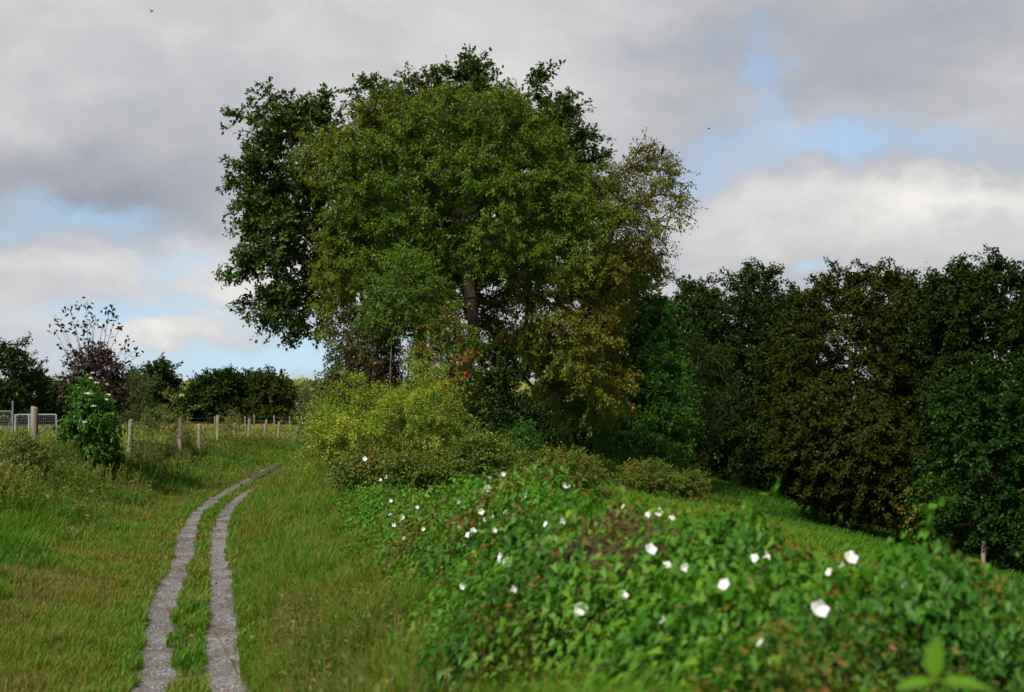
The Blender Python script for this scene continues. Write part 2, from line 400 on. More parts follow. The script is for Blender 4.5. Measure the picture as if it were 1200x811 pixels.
def crown_leaves(cl, g, per, spread, ll, lw, tmpl=T_RHOMB, droop=.3, twigs=7, centre=None, tintf=None, jit=.16, up=.2, flat=.8, twig_mesh=True, outw=.6, tr=.010, keep=None):
    """twigs radiating from every cluster centre, leaves along them"""
    n = len(cl)
    c = cl.mean(0) if centre is None else np.asarray(centre)
    outd = unit(cl - c)
    tb = np.repeat(cl, twigs, 0)
    td = unit(g.normal(0, 1, (n * twigs, 3)) * [1, 1, flat] + np.repeat(outd, twigs, 0) * outw + [0, 0, up])
    tl = spread * g.uniform(.45, 1.25, n * twigs)
    lp = max(1, per // twigs)
    idx = np.repeat(np.arange(n * twigs), lp)
    if keep is not None: idx = idx[g.random(len(idx)) < np.asarray(keep)[idx // twigs]]
    t = g.uniform(.12, 1, len(idx)) ** .75
    sag = -.18 * spread * (t ** 2)
    pos = tb[idx] + td[idx] * (tl[idx] * t)[:, None] + g.normal(0, .07 * spread, (len(idx), 3))
    pos[:, 2] += sag
    ax = td[idx] * .7 + g.normal(0, .75, (len(idx), 3)) - [0, 0, droop * 2]
    nr = g.normal(0, .55, (len(idx), 3)) + [0, -.15, .9] + outd[idx // twigs] * .35
    L = ll * g.uniform(.7, 1.25, len(idx)); Wd = lw * g.uniform(.75, 1.2, len(idx))
    V, lo, sz, k = leaves(pos, ax, nr, L, Wd, tmpl)
    base = tintf(pos) if tintf is not None else .5 + (noise(pos, 1.6, 21) - .5) * .5
    tint = np.clip(base + g.normal(0, jit, len(idx)), 0, 1)
    tw = None
    if twig_mesh:
        tw = tubes(tb, tb + td * tl[:, None] * .95 - np.array([0, 0, .15 * spread]), np.full(len(tb), tr), np.full(len(tb), tr * .4), 3)
    return (V, lo, sz), np.repeat(tint, k), tw

def tree(name, label, cat, trunk, cl, mat, g, per=100, spread=.8, ll=.13, lw=.075, group=None, r_tip=.014, expo=.46, bark='bark', twig_mesh=True, rise=.5, root_flare=True, **kw):
    base = np.asarray(trunk[0], float)
    root = thing(name, label, cat, tuple(base), group)
    arr, par, r = skeleton(trunk, cl, g, r_tip, rise, expo)
    e = np.arange(1, len(arr)); big = r[e] > .05
    parts = []
    for sel, sd in ((big, 9), (~big, 4)):
        if sel.any():
            i = e[sel]; rp = np.minimum(r[par[i]], r[i] * 1.35)
            parts.append(tubes(arr[par[i]], arr[i], rp, r[i], sd))
    lv, tint, tw = crown_leaves(cl, g, per, spread, ll, lw, twig_mesh=twig_mesh, **kw)
    if tw is not None: parts.append(tw)
    v, l, s = join(*parts)
    mk('trunk', v - base, l, s, M[bark], parent=root, smooth=True)
    mk('crown', lv[0] - base, lv[1], lv[2], M[mat], tint, parent=root)
    return root

def bush(name, label, cat, poly, d, R, mat, seed, n=120, r=.35, per=110, ll=.07, lw=.04, base=None, stems=5, group=None, bark='grey_stem', gap=0., twig_mesh=True, extra=None, **kw):
    """several stems from the ground carrying a leafy mass with this outline"""
    g = np.random.default_rng(seed)
    cl = outline_clusters(poly, d, R, n, r, g, gap)
    if extra is not None: cl = np.vstack([cl, extra])
    poly = np.asarray(poly, float)
    bx = ((poly[:, 0].min() + poly[:, 0].max()) / 2 if base is None else base); bx = (bx - CX) / F * d
    b = np.array([bx, d, tz1(bx, d) - .03])
    root = thing(name, label, cat, tuple(b), group)
    parts = []
    zc = cl[:, 2].mean()
    foot = b + np.c_[g.normal(0, .12 * R, stems), g.normal(0, .12 * R, stems), np.zeros(stems)]
    grp = ((cl[:, None, :2] - (b[:2] + (foot[:, :2] - b[:2]) * 6)) ** 2).sum(-1).argmin(1)
    for k in range(stems):
        c = cl[grp == k]
        if len(c) == 0: continue
        top = foot[k] + (c.mean(0) - foot[k]) * .45
        tr = [foot[k], foot[k] + (top - foot[k]) * .5 + g.normal(0, .04, 3), top]
        arr, par, rr = skeleton(tr, c, g, .006, .5, .45)
        e = np.arange(1, len(arr))
        parts.append(tubes(arr[par[e]], arr[e], rr[par[e]], rr[e], 5))
    lv, tint, tw = crown_leaves(cl, g, per, r * 1.5, ll, lw, twig_mesh=twig_mesh, tr=.004, **kw)
    if tw is not None: parts.append(tw)
    v, l, s = join(*parts)
    mk('stems', v - b, l, s, M[bark], parent=root, smooth=True)
    mk('foliage', lv[0] - b, lv[1], lv[2], M[mat], tint, parent=root)
    return root

# ================================================================== THE SETTING
def graded(lo, hi, a, n):
    t = np.linspace(np.arcsinh(lo / a), np.arcsinh(hi / a), n)
    return np.sinh(t) * a
gx = graded(-2500, 2500, 5, 260); gy = graded(-60, 3200, 9, 330)
GX, GY = np.meshgrid(gx, gy); nx, ny = len(gx), len(gy)
fx, fy = GX.ravel(), GY.ravel()
fz = tz(fx, fy)
fz = fz + (fbm(np.c_[fx, fy], 1.3, 9) - .5) * .08 * sstep(6, 14, np.hypot(fx, fy)) * np.where((fx > rut_l(fy) - .5) & (fx < rut_r(fy) + .5) & (fy < 60), 0, 1)
ii = np.arange(nx * ny).reshape(ny, nx)
q = np.stack([ii[:-1, :-1], ii[:-1, 1:], ii[1:, 1:], ii[1:, :-1]], -1).reshape(-1)
mead = sstep(-11.2, -12.5, fx) * sstep(10, 25, fy) + sstep(160, 240, np.hypot(fx, fy)) * sstep(20, -20, fx)
slope = sstep(.5, 2.5, fx - np.interp(fy, HYs, HXc) - 1) * sstep(5, 14, fy) * (1 - sstep(60, 75, fy)) * .55
tag(mk('ground', np.c_[fx, fy, fz], q, np.full(len(q) // 4, 4), M['ground'], np.clip(np.maximum(mead, slope), 0, 1), smooth=True, attr='meadow'), kind='structure')

def rut(fn, d0, d1, w0, w1, seed):
    ds = np.concatenate([np.arange(d0, min(d1, 30), .09), np.arange(30, d1, .2)]) if d1 > 30 else np.arange(d0, d1, .09)
    c = fn(ds)
    # direction across
    tx = np.gradient(c, ds); nrm = np.c_[np.ones(len(ds)), -tx] / np.sqrt(1 + tx ** 2)[:, None]
    w = np.interp(ds, [d0, 12, d1 - 5, d1], [w0, w0, w1, w1 * .35])
    wl = w * (.5 + .3 * (fbm(np.c_[ds, ds * 0], 2.6, seed) - .5)); wr = w * (.5 + .3 * (fbm(np.c_[ds, ds * 0], 2.6, seed + 3) - .5))
    us = np.linspace(-1, 1, 9); V = []; E = []
    for u in us:
        o = np.where(u < 0, u * wl, u * wr)
        x = c + nrm[:, 0] * o; y = ds + nrm[:, 1] * o
        E.append(abs(u) * .85 + np.clip((ds - (d1 - (14 if d1 > 45 else 4))) / 4, 0, 1) * .62 + .22 * (noise(np.c_[ds, ds * 0], 1.7, seed) - .5)); V.append(np.c_[x, y, tz(x, y) + .032 + .02 * sstep(22, 40, y)])
    V = np.stack(V, 1).reshape(-1, 3)
    k = np.arange(len(ds) * 9).reshape(-1, 9)
    qq = np.stack([k[:-1, :-1], k[:-1, 1:], k[1:, 1:], k[1:, :-1]], -1).reshape(-1)
    return V, qq, np.full(len(qq) // 4, 4), np.stack(E, 1).ravel()
r1, r2 = rut(rut_l, 5, 54, .52, .50, 31), rut(rut_r, 5, 40, .54, .42, 47)
v, l, s = join(r1[:3], r2[:3])
tag(mk('path', v, l, s, M['gravel'], np.r_[r1[3], r2[3]], smooth=True, attr='edge'), kind='structure')

# loose stones and fallen leaves in the ruts
g = np.random.default_rng(5)
n = 16000
d = 9 + 24 * g.random(n) ** 1.5; lf = g.random(n) < .5
x = np.where(lf, rut_l(d), rut_r(d)) + g.normal(0, .13, n)
sz_ = g.uniform(.003, .008, n) * (1 + (g.random(n) < .05) * 1.2)
OC = np.array([[1, 0, 0], [0, 1, 0], [-1, 0, 0], [0, -1, 0], [0, 0, .7], [0, 0, -.5]], float)
V = OC[None] * sz_[:, None, None] * g.uniform(.6, 1.3, (n, 6, 1)) + np.c_[x, d, tz(x, d) + .034][:, None, :]
a = g.uniform(0, 6.28, n)
TF = np.array([0, 1, 4, 1, 2, 4, 2, 3, 4, 3, 0, 4, 1, 0, 5, 2, 1, 5, 3, 2, 5, 0, 3, 5])
tag(mk('gravel', V.reshape(-1, 3), (np.arange(n)[:, None] * 6 + TF).ravel(), np.full(n * 8, 3), M['stone'], np.repeat(g.random(n), 6)), kind='stuff')
n = 260
d = 9 + 30 * g.random(n) ** 1.3; x = rut_l(d) + g.uniform(-.35, 1.0, n)
lv = leaves(np.c_[x, d, tz(x, d) + .05], np.c_[g.normal(0, 1, (n, 2)), g.normal(0, .25, n)], np.c_[g.normal(0, .3, (n, 2)), np.ones(n)], g.uniform(.04, .08, n), g.uniform(.025, .05, n), T_HEX)
tag(mk('fallen_leaves', *lv[:3], M['litter'], np.repeat(g.random(n), lv[3])), kind='stuff')

# ------------------------------------------------------------------ grass
def blades(pos, hgt, wid, lean, g, tint, bend=.5):
    n = len(pos)
    th = g.uniform(0, 2 * math.pi, n)
    dirv = np.c_[np.cos(th), np.sin(th), np.zeros(n)] * g.uniform(.2, 1, n)[:, None] + lean
    side = np.c_[-np.sin(th + g.normal(0, .5, n)), np.cos(th), np.zeros(n)]
    h = hgt[:, None]; w = wid[:, None] * .5
    p1 = pos + np.array([0, 0, .55]) * h + dirv * h * .22 * bend
    p2 = pos + np.array([0, 0, .86]) * h + dirv * h * .62 * bend
    p3 = pos + np.array([0, 0, .93]) * h + dirv * h * 1.15 * bend
    V = np.stack([pos - side * w, pos + side * w, p1 + side * w * .9, p1 - side * w * .9, p2 + side * w * .6, p2 - side * w * .6, p3], 1)
    T = np.array([0, 1, 2, 3, 3, 2, 4, 5, 5, 4, 6]); sz = np.array([4, 4, 3])
    return V.reshape(-1, 3), (np.arange(n)[:, None] * 7 + T).ravel(), np.tile(sz, n), np.repeat(tint, 7)

def tufted(xy, per, spread, g):
    n = len(xy)
    return (np.repeat(xy, per, 0) + g.normal(0, 1, (n * per, 2)) * np.repeat(spread, per)[:, None])

def grass(name, region, n_t, per, dlo, dhi, pw, hfun, tfun, seed, mat='grass', spr=.05, wk=(.005, .00055), bend=.55, margin=1.12):
    """region(x, y) -> bool mask; tufts get sparser and blades wider with distance"""
    g = np.random.default_rng(seed); n_t = int(n_t * 1.4)
    d = dlo * (dhi / dlo) ** (g.random(n_t) ** pw)
    x = g.uniform(-1, 1, n_t) * (.36 * margin * d + 2.6)
    xy = np.c_[x, d]; xy = xy[region(x, d)]
    sp = spr * (1 + .02 * xy[:, 1])
    tuft_h = g.uniform(.65, 1.3, len(xy)); tuft_t = g.normal(0, .09, len(xy))
    p = tufted(xy, per, sp, g)
    th = np.repeat(tuft_h, per); tt = np.repeat(tuft_t, per)
    ok = region(p[:, 0], p[:, 1]); p, th, tt = p[ok], th[ok], tt[ok]
    h = hfun(p[:, 0], p[:, 1]) * th * g.uniform(.6, 1.15, len(p))
    t = np.clip(tfun(p[:, 0], p[:, 1]) + tt + g.normal(0, .10, len(p)) + (g.random(len(p)) < .035) * .4, 0, 1)
    w = (wk[0] + wk[1] * p[:, 1]) * g.uniform(.7, 1.3, len(p))
    wind = np.array([.25, -.1, 0])
    b = blades(np.c_[p, tz(p[:, 0], p[:, 1]) - .01], h, w, wind, g, t, bend)
    return tag(mk(name, b[0], b[1], b[2], M[mat], b[3]), kind='stuff')

def on_ruts(x, y):
    n_ = .55 * (fbm(np.c_[x, y * .25], .13, 8) - .52)
    wl = np.interp(y, [5, 12, 34, 38, 41, 44, 46, 51, 54], [.37, .37, .32, .26, .08, .08, .34, .34, .0]) * (.5 + n_) ; wr = np.interp(y, [5, 12, 33, 38], [.37, .37, .28, .05]) * (.5 + n_)
    return ((abs(x - rut_l(y)) < wl) & (y < 54)) | ((abs(x - rut_r(y)) < wr) & (y < 38))
def left_of_path(x, y): return rut_l(y) - x
def patch(x, y, s=2.0, k=1): return fbm(np.c_[x, y], s, k) - .5

def weed_line(y): return np.interp(y, [10, 20, 24, 30, 40, 50, 62, 75], [-9.3, -9.3, -9.0, -9.4, -10.2, -10.8, -11.3, -11.6])
def in_lane(x, y): return (x < rut_r(y) + .25) & (x > rut_l(y) - np.interp(y, [8, 20, 35, 55], [2.0, 2.3, 1.6, 1.0]) + 1.6 * patch(x, y, 1.3, 71)) & ~on_ruts(x, y)
def lane_h(x, y):
    c = (x > rut_l(y)) & (x < rut_r(y))
    return np.where(c, .08, .11 + .05 * np.clip(patch(x, y, .8, 4) * 3, -1, 1)) * (1 + .9 * patch(x, y, .35, 41))
grass('path_grass', in_lane, 60000, 16, 8.5, 66, .9, lane_h, lambda x, y: .62 + patch(x, y, 1.4, 12) * .6 + .02 * np.clip(left_of_path(x, y), 0, 2), 101, spr=.045, wk=(.0022, .00027), bend=.85)
def in_edge(x, y):
    e_ = np.minimum(abs(abs(x - rut_l(y)) - .215), abs(abs(x - rut_r(y)) - .225)) + .14 * (noise(np.c_[x, y * .25], .12, 19) - .6)
    return (e_ < .05) & (y < 42)
grass('path_edge_grass', in_edge, 150000, 10, 8.5, 42, .8, lambda x, y: .075 + .09 * noise(np.c_[x, y], .35, 27), lambda x, y: .52 + patch(x, y, 1.4, 12) * .7, 106, spr=.03, wk=(.0035, .00045))
def in_left(x, y): return (x < rut_l(y) - np.interp(y, [8, 20, 35, 55], [1.7, 2.0, 1.3, .8]) + 1.6 * patch(x, y, 1.3, 71)) & (x > weed_line(y) - 1.5) & (y < 80)
grass('verge_grass', in_left, 60000, 16, 9, 85, .8, lambda x, y: .19 + .13 * np.clip(patch(x, y, 1.2, 6) * 2, -.6, 1) + .10 * np.clip(patch(x, y, .45, 46) * 2, -.6, 1) + .12 * sstep(2.0, -.5, x - weed_line(y)), lambda x, y: .18 + .25 * sstep(1.2, -1.2, (rut_l(y) - x) - 2.6) + patch(x, y, 1.5, 22) * .6, 102, spr=.07, wk=(.0025, .00028), bend=.9)
def in_right(x, y):
    foot = np.interp(y, HYs, HXc) - np.interp(y, HYs, HWl)
    return (x > rut_r(y) + .15) & (x < foot + .75 + .4 * sstep(24, 30, y) * 8) & (y < 48) & (x < -.2 + .6 * (y < 9))
grass('bank_grass', in_right, 80000, 16, 3.2, 48, .85, lambda x, y: np.clip(.12 + .22 * np.clip(x - rut_r(y), 0, 1), 0, .3) * (1 + patch(x, y, .9, 7) * .9 + patch(x, y, .4, 17) * 1.0), lambda x, y: .55 + patch(x, y, 1.1, 32) * .5, 103, spr=.07, wk=(.0025, .00027), bend=1.15)
def in_slope(x, y):   # down to the foot of the wood
    hx = np.interp(y, HYs, HXc) + np.interp(y, HYs, HWr)
    return (x > np.where(y < 28, hx - .2, .3)) & (y < 78) & (x < 24)
grass('slope_grass', in_slope, 42000, 13, 6, 78, .62, lambda x, y: .17 + .12 * np.clip(patch(x, y, 2, 9) * 2, -.5, 1) + .14 * np.clip(patch(x, y, .7, 19) * 2, -.5, 1), lambda x, y: .50 - .48 * sstep(5.5, 9.5, x - (y - 35) * .06 + patch(x, y, 3, 5) * 3) + patch(x, y, 3, 13) * .5, 104, spr=.10, wk=(.004, .0004), bend=.9)  # tint darkens towards the wood: moister grass, plus the wood's shade put into colour
def in_meadow(x, y): return (x < weed_line(y) - 1.0) & (y > 22)
grass('meadow_grass', in_meadow, 34000, 9, 24, 165, .75, lambda x, y: .34 + .25 * np.clip(patch(x, y, 5, 3) * 2, -.5, 1) + .1 * sstep(110, 140, y), lambda x, y: .42 + patch(x, y, 6, 14) * .9 + .4 * sstep(108, 140, y), 105, mat='meadow', spr=.16, wk=(.006, .0006), margin=1.15)

# tall weeds along the fence, stems with small leaves
def weeds(name, pts, hgt, g, tint, leaf_l=.05, per=9, lean=.25):
    n = len(pts)
    base = np.c_[pts, tz(pts[:, 0], pts[:, 1]) - .02]
    dv = np.c_[g.normal(0, lean, (n, 2)), np.ones(n)]
    tip = base + dv * hgt[:, None]
    dist = np.hypot(pts[:, 0], pts[:, 1])
    st = tubes(base, tip, .003 + .00012 * dist, .0015 + .0001 * dist, 3)
    ix = np.repeat(np.arange(n), per); t = g.uniform(.15, 1, len(ix))
    pos = base[ix] + (tip - base)[ix] * t[:, None]
    ax = g.normal(0, 1, (len(ix), 3)) * [1, 1, .4] + [0, 0, .45]
    lv = leaves(pos, ax, g.normal(0, .5, (len(ix), 3)) + [0, 0, 1], leaf_l * g.uniform(.6, 1.5, len(ix)) * (1.15 - .5 * t), leaf_l * .38 * g.uniform(.6, 1.3, len(ix)), T_RHOMB)
    v, l, s = join(st, lv[:3])
    tt = np.r_[np.repeat(np.clip(tint + .2, 0, 1), 6), np.repeat(np.clip(tint[ix] + g.normal(0, .12, len(ix)), 0, 1), 4)]
    return tag(mk(name, v, l, s, M['weed'], tt), kind='stuff')
g = np.random.default_rng(61)
n = 7500
y = 20 * (78 / 20) ** g.random(n); x = weed_line(y) + g.normal(-.5, .75, n)
clump = noise(np.c_[x, y], 1.5, 88)
ok = clump > .33; x, y, clump = x[ok], y[ok], clump[ok]
weeds('weeds', np.c_[x, y], (.22 + .55 * clump) * g.uniform(.5, 1.1, len(x)) * np.interp(y, [20, 29, 34, 50, 80], [1.5, 1.3, 1.12, 1.0, .85]), g, np.clip(.28 + (noise(np.c_[x, y], 2.2, 55) - .5) * .9 + g.normal(0, .1, len(x)), 0, 1), .085, 16)
# tall seeding grass and dock stalks on the bank below the camera
n = 420
y = g.uniform(4.0, 14, n); x = np.interp(y, [4, 7, 11, 14], [-.65, -.75, -1.5, -2.1]) + g.normal(0, .22, n)
weeds('bank_weeds', np.c_[x, y], g.uniform(.3, .62, n), g, np.clip(g.normal(.5, .15, n), 0, 1), .05, 9, .2)

# seed heads standing over the grass
g = np.random.default_rng(64)
n = 5200
y = 8.5 * (60 / 8.5) ** g.random(n); x = np.where(g.random(n) < .5, rut_l(y) - g.uniform(.5, 7, n), rut_r(y) + g.uniform(.4, 3.2, n))
ok = (fbm(np.c_[x, y], 1.2, 57) > .5) & (x > weed_line(y)) & (x < np.interp(y, HYs, HXc) - .3) & ~on_ruts(x, y); x, y = x[ok], y[ok]
weeds('seed_heads', np.c_[x, y], g.uniform(.2, .48, len(x)) * np.where(x < rut_l(y), .7 + .06 * np.minimum(rut_l(y) - x, 5), 1), g, np.clip(g.normal(.72, .16, len(x)), 0, 1), .03, 6, .22)
# broad leaved weeds in rosettes between the grasses
g = np.random.default_rng(63)
n = 2600
y = 8.5 * (60 / 8.5) ** g.random(n); x = np.where(g.random(n) < .6, rut_l(y) - g.uniform(1.8, 7, n), rut_r(y) + g.uniform(.3, 3, n))
ok = (noise(np.c_[x, y], 1.4, 53) > .5) & (x > weed_line(y)) & (x < np.interp(y, HYs, HXc) - .4) & ~on_ruts(x, y); x, y = x[ok], y[ok]; n = len(x)
ix = np.repeat(np.arange(n), 9); L = (g.uniform(.04, .10, n)[ix]) * g.uniform(.6, 1.2, len(ix))
th = g.uniform(0, 6.28, len(ix))
pos = np.c_[x[ix], y[ix], tz(x, y)[ix] + .03] + np.c_[g.normal(0, .02, (len(ix), 2)), g.uniform(0, .08, len(ix))]
lv = leaves(pos, np.c_[np.cos(th), np.sin(th), g.uniform(.3, 1.2, len(ix))], np.c_[g.normal(0, .3, (len(ix), 2)), np.ones(len(ix))], L, L * .42, T_HEX)
tag(mk('verge_plants', *lv[:3], M['weed'], np.repeat(np.clip(g.normal(.45, .2, n)[ix] + g.normal(0, .08, len(ix)), 0, 1), lv[3])), kind='stuff')

# ------------------------------------------------------------------ bindweed hedge: a leafy mass over dark stems
hx_ = np.arange(-4.2, 3.6, .11); hy_ = np.arange(-1.5, 27.5, .13)
HX, HY2 = np.meshgrid(hx_, hy_)
hz, hin = hedge(HX.ravel(), HY2.ravel())
gz = tz(HX.ravel(), HY2.ravel())
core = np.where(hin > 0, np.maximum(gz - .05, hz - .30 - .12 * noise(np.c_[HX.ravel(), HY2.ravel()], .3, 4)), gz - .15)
k = np.arange(HX.size).reshape(HX.shape)
qq = np.stack([k[:-1, :-1], k[:-1, 1:], k[1:, 1:], k[1:, :-1]], -1).reshape(-1, 4)
qq = qq[(hin[qq] > 0).any(1)]
hedge_o = tag(bpy.data.objects.new('bindweed_hedge', None), 'broad low hedge bank overgrown with bright green arrow leaved bindweed', 'hedge', kind='thing')
COL.objects.link(hedge_o); hedge_o.location = (.3, 11, tz1(.3, 11)); hb = np.array(hedge_o.location)
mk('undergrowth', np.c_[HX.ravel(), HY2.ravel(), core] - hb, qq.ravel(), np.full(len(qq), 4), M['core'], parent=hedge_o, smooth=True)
g = np.random.default_rng(71)
n = 420000
y = 1.2 * (27.5 / 1.2) ** (g.random(n) ** .72); x = np.interp(y, HYs, HXc) + g.uniform(-2.2, 2.2, n)
z, ins = hedge(x, y)
keep = (ins > .03) & (abs(x) < .45 * y + .6); x, y, z, ins = x[keep], y[keep], z[keep], ins[keep]
e_ = .05
gxn = (hedge(x + e_, y)[0] - hedge(x - e_, y)[0]) / (2 * e_); gyn = (hedge(x, y + e_)[0] - hedge(x, y - e_)[0]) / (2 * e_)
nr = unit(np.c_[-np.clip(gxn, -2, 2), -np.clip(gyn, -2, 2), np.ones(len(x))])
# the brown bramble heap shows through where the bindweed is thin
heap_c = hedge_hit(742, 632)
hd = np.hypot((x - heap_c[0]) / .38, (y - heap_c[1]) / .36)
pb_ = sstep(.47, .56, fbm(np.c_[x, y], .75, 64))
bare = (fbm(np.c_[x, y], .42, 91) > .575) | (g.random(len(x)) < .82 * pb_) | (hd < .60 + .75 * noise(np.c_[x, y], .22, 92))
keep = ~bare | (g.random(len(x)) < .22)
x, y, z, ins, nr, hd = x[keep], y[keep], z[keep], ins[keep], nr[keep], hd[keep]
n = len(x)
lift = .07 - .36 * g.random(n) ** 1.2 + (g.random(n) < .06) * g.uniform(.02, .12, n)
pos = np.c_[x, y, z] + nr * lift[:, None]
down = nr * .15 + g.normal(0, .42, (n, 3)) + np.c_[nr[:, :2] * .6, -.75 * np.ones(n)]
size = g.uniform(.026, .060, n) * (1 + .012 * y)
small = noise(np.c_[x, y], .5, 33) > .62
size[small] *= .7
brown = 0 * x
tint = np.clip(.31 + (noise(np.c_[x, y], .5, 66) - .5) * .75 + g.normal(0, .13, n) + brown * (g.random(n) < .55) + (g.random(n) < .03) * .4 + .3 * (hd < 1.1) * (g.random(n) < .5), 0, 1)
size = np.where(tint > .82, size * .62, size)
lv = leaves(pos, down, nr + g.normal(0, .45, (n, 3)) + [0, -.12, .25], size, size * g.uniform(.5, .78, n), T_HEART)
fo = tag(mk('foliage', lv[0] - hb, lv[1], lv[2], M['bindweed'], np.repeat(tint, lv[3]), parent=hedge_o), kind='stuff')
g = np.random.default_rng(74)
n = 260000
y = 1.2 * (27.5 / 1.2) ** (g.random(n) ** .72); x = np.interp(y, HYs, HXc) + g.uniform(-2.2, 2.2, n)
pb_ = sstep(.47, .56, fbm(np.c_[x, y], .75, 64)) * .8 + .05
z, ins = hedge(x, y)
kp = (g.random(n) < pb_) & (ins > .05) & (abs(x) < .45 * y + .6); x, y, z = x[kp], y[kp], z[kp]; n = len(x)
sz_ = g.uniform(.020, .045, n) * (1 + .012 * y)
lv = leaves(np.c_[x, y, z + g.uniform(-.20, .06, n)], g.normal(0, .8, (n, 3)) - [0, 0, .35], g.normal(0, .55, (n, 3)) + [0, -.1, .8], sz_, sz_ * .6, T_HEX)
tag(mk('bramble_leaves', lv[0] - hb, lv[1], lv[2], M['bramble'], np.repeat(np.clip(.55 + (noise(np.c_[x, y], .35, 12) - .5) * .9 + g.normal(0, .15, n), 0, 1), lv[3]), parent=hedge_o), kind='stuff')
# twining shoots standing clear of the crest
g = np.random.default_rng(72)
for (px, py, L) in ((660, 566, .28), (903, 592, .22), (1090, 616, .20), (700, 580, .16), (800, 604, .12), (880, 606, .13), (590, 570, .14)):
    b = hedge_hit(px, py + 14)
    if b[1] < 4.3: continue
    dv = unit(np.array([g.normal(.15, .35), g.normal(0, .3), 1.]))
    pts = [b + dv * L * t + np.array([.05 * math.sin(3 * t + px), .04 * math.cos(4 * t), -.25 * L * max(0, t - .6)]) for t in np.linspace(-.3, 1, 9)]
    st = polyline_tube(pts, np.linspace(.0035, .0018, 9), 4)
    ix = np.repeat(np.arange(2, 9), 2); n = len(ix); sz_ = g.uniform(.05, .085, n) * (1.15 - .06 * ix)
    lv = leaves(np.array(pts)[ix], g.normal(0, .6, (n, 3)) + [0, 0, -.3], g.normal(0, .5, (n, 3)) + [0, 0, .8], sz_, sz_ * .65, T_HEART)
    v, l, s = join(st, lv[:3])
    mk('shoot', v - hb, l, s, M['bindweed'], np.r_[np.full(len(st[0]), .5), np.repeat(g.uniform(.3, .75, n), 8)], parent=hedge_o)

# dry bramble heap breaking through the bindweed
heap = thing('bramble_heap', 'tangled heap of dry brown bramble stems breaking through the green bindweed', 'bramble', tuple(heap_c))
parts = []
g = np.random.default_rng(73)
for i in range(330):
    a = g.uniform(0, 6.28); rr = g.uniform(0, 1) ** .6
    x0, y0 = heap_c[0] + .34 * rr * math.cos(a), heap_c[1] + .36 * rr * math.sin(a)
    th = g.normal(.2, .7) + (math.pi if g.random() < .5 else 0); L = g.uniform(.18, .5)
    xs = x0 + np.linspace(-.5, .5, 6) * L * math.cos(th); ys = y0 + np.linspace(-.5, .5, 6) * L * math.sin(th)
    zz = hedge(xs, ys)[0] - .12 + g.uniform(-.06, .07) + .10 * np.sin(np.linspace(0, math.pi, 6)) * g.uniform(.2, 1) * (2.2 if i % 9 == 0 else 1)
    parts.append(polyline_tube(np.c_[xs, ys, zz] - heap_c, g.uniform(.0010, .0026), 4))
v, l, s = join(*parts)
mk('stems', v, l, s, M['dry_stem'], parent=heap, smooth=True)
n = 1100
x = heap_c[0] + g.normal(0, .24, n); y = heap_c[1] + g.normal(0, .26, n); z = hedge(x, y)[0] + g.uniform(-.14, .05, n)
lv = leaves(np.c_[x, y, z] - heap_c, g.normal(0, 1, (n, 3)), g.normal(0, .6, (n, 3)) + [0, 0, 1], g.uniform(.025, .05, n), g.uniform(.016, .03, n), T_HEX)
mk('leaves', *lv[:3], M['bramble'], np.repeat(g.uniform(.25, .95, n), lv[3]), parent=heap)

# pale young plant close to the camera
b = P(1094, 797, 2.75); b0 = np.array([b[0], b[1], b[2] - .35])
root = thing('broadleaf_sprout', 'blurred pale green broad leaved sprout close up, below the rest of the hedge', 'plant', tuple(b0))
pts = [b0, b0 + [.005, 0, .16], b]
v, l, s = polyline_tube(np.array(pts) - b0, [.004, .0035, .002], 6); mk('stem', v, l, s, M['calyx'], parent=root, smooth=True)
for ax, nn, L in (((.05, -.15, 1.0), (-.75, -.65, .1), .095), ((.9, -.25, -.1), (.1, -.3, 1), .11), ((-.85, -.3, -.12), (-.1, -.35, 1), .085)):
    lv = leaves(np.array([b - b0]), np.array([ax], float), np.array([nn], float), np.array([L]), np.array([L * .55]), T_HEX)
    mk('leaf', *lv[:3], M['bindweed'], np.full(6, .66), parent=root)

# ------------------------------------------------------------------ bindweed flowers, one by one
def lathe(prof, n, lobes=0, amp=0.):
    th = np.linspace(0, 2 * math.pi, n, endpoint=False); V = []
    for i, (r, z) in enumerate(prof):
        w = (i / (len(prof) - 1)) ** 2
        rr = r * (1 + amp * w * np.cos(lobes * th)); zz = z + .10 * w * np.cos(lobes * th + .5) * (1 if lobes else 0)
        V.append(np.c_[rr * np.cos(th), rr * np.sin(th), zz])
    V = np.concatenate(V); L = []
    for i in range(len(prof) - 1):
        for j in range(n):
            a = i * n + j; b_ = i * n + (j + 1) % n
            L += [a, b_, b_ + n, a + n]
    return V, np.array(L), np.full(len(L) // 4, 4)
def flower_proto(kind):
    root = bpy.data.objects.new('bindweed_flower', None); COL.objects.link(root)
    if kind == 'bud':
        v, l, s = lathe([(.10, -1.2), (.26, -.7), (.34, -.1), (.26, .5), (.03, 1.0)], 10)
    else:
        v, l, s = join(lathe([(.02, -.62), (.2, -.58), (.42, -.42), (.68, -.22), (.9, -.08), (1.0, -.02), (1.06, -.06)], 30, 5, .09), lathe([(.11, -1.7), (.17, -1.2), (.30, -.62)], 12))
    mk('corolla', v, l, s, M['petal'], parent=root, smooth=True)
    v, l, s = lathe([(.02, -2.05), (.20, -1.9), (.24, -1.5), (.16, -1.05)] if kind != 'bud' else [(.02, -1.6), (.24, -1.4), (.30, -.9), (.22, -.5)], 10)
    c = polyline_tube([[0, 0, -2.0], [.1, .05, -2.8], [.1, .1, -4.]], [.06, .05, .05], 5)
    v, l, s = join((v, l, s), c)
    mk('calyx', v, l, s, M['calyx'], parent=root, smooth=True)
    return root
protos = {'open': flower_proto('open'), 'bud': flower_proto('bud')}
used = set()
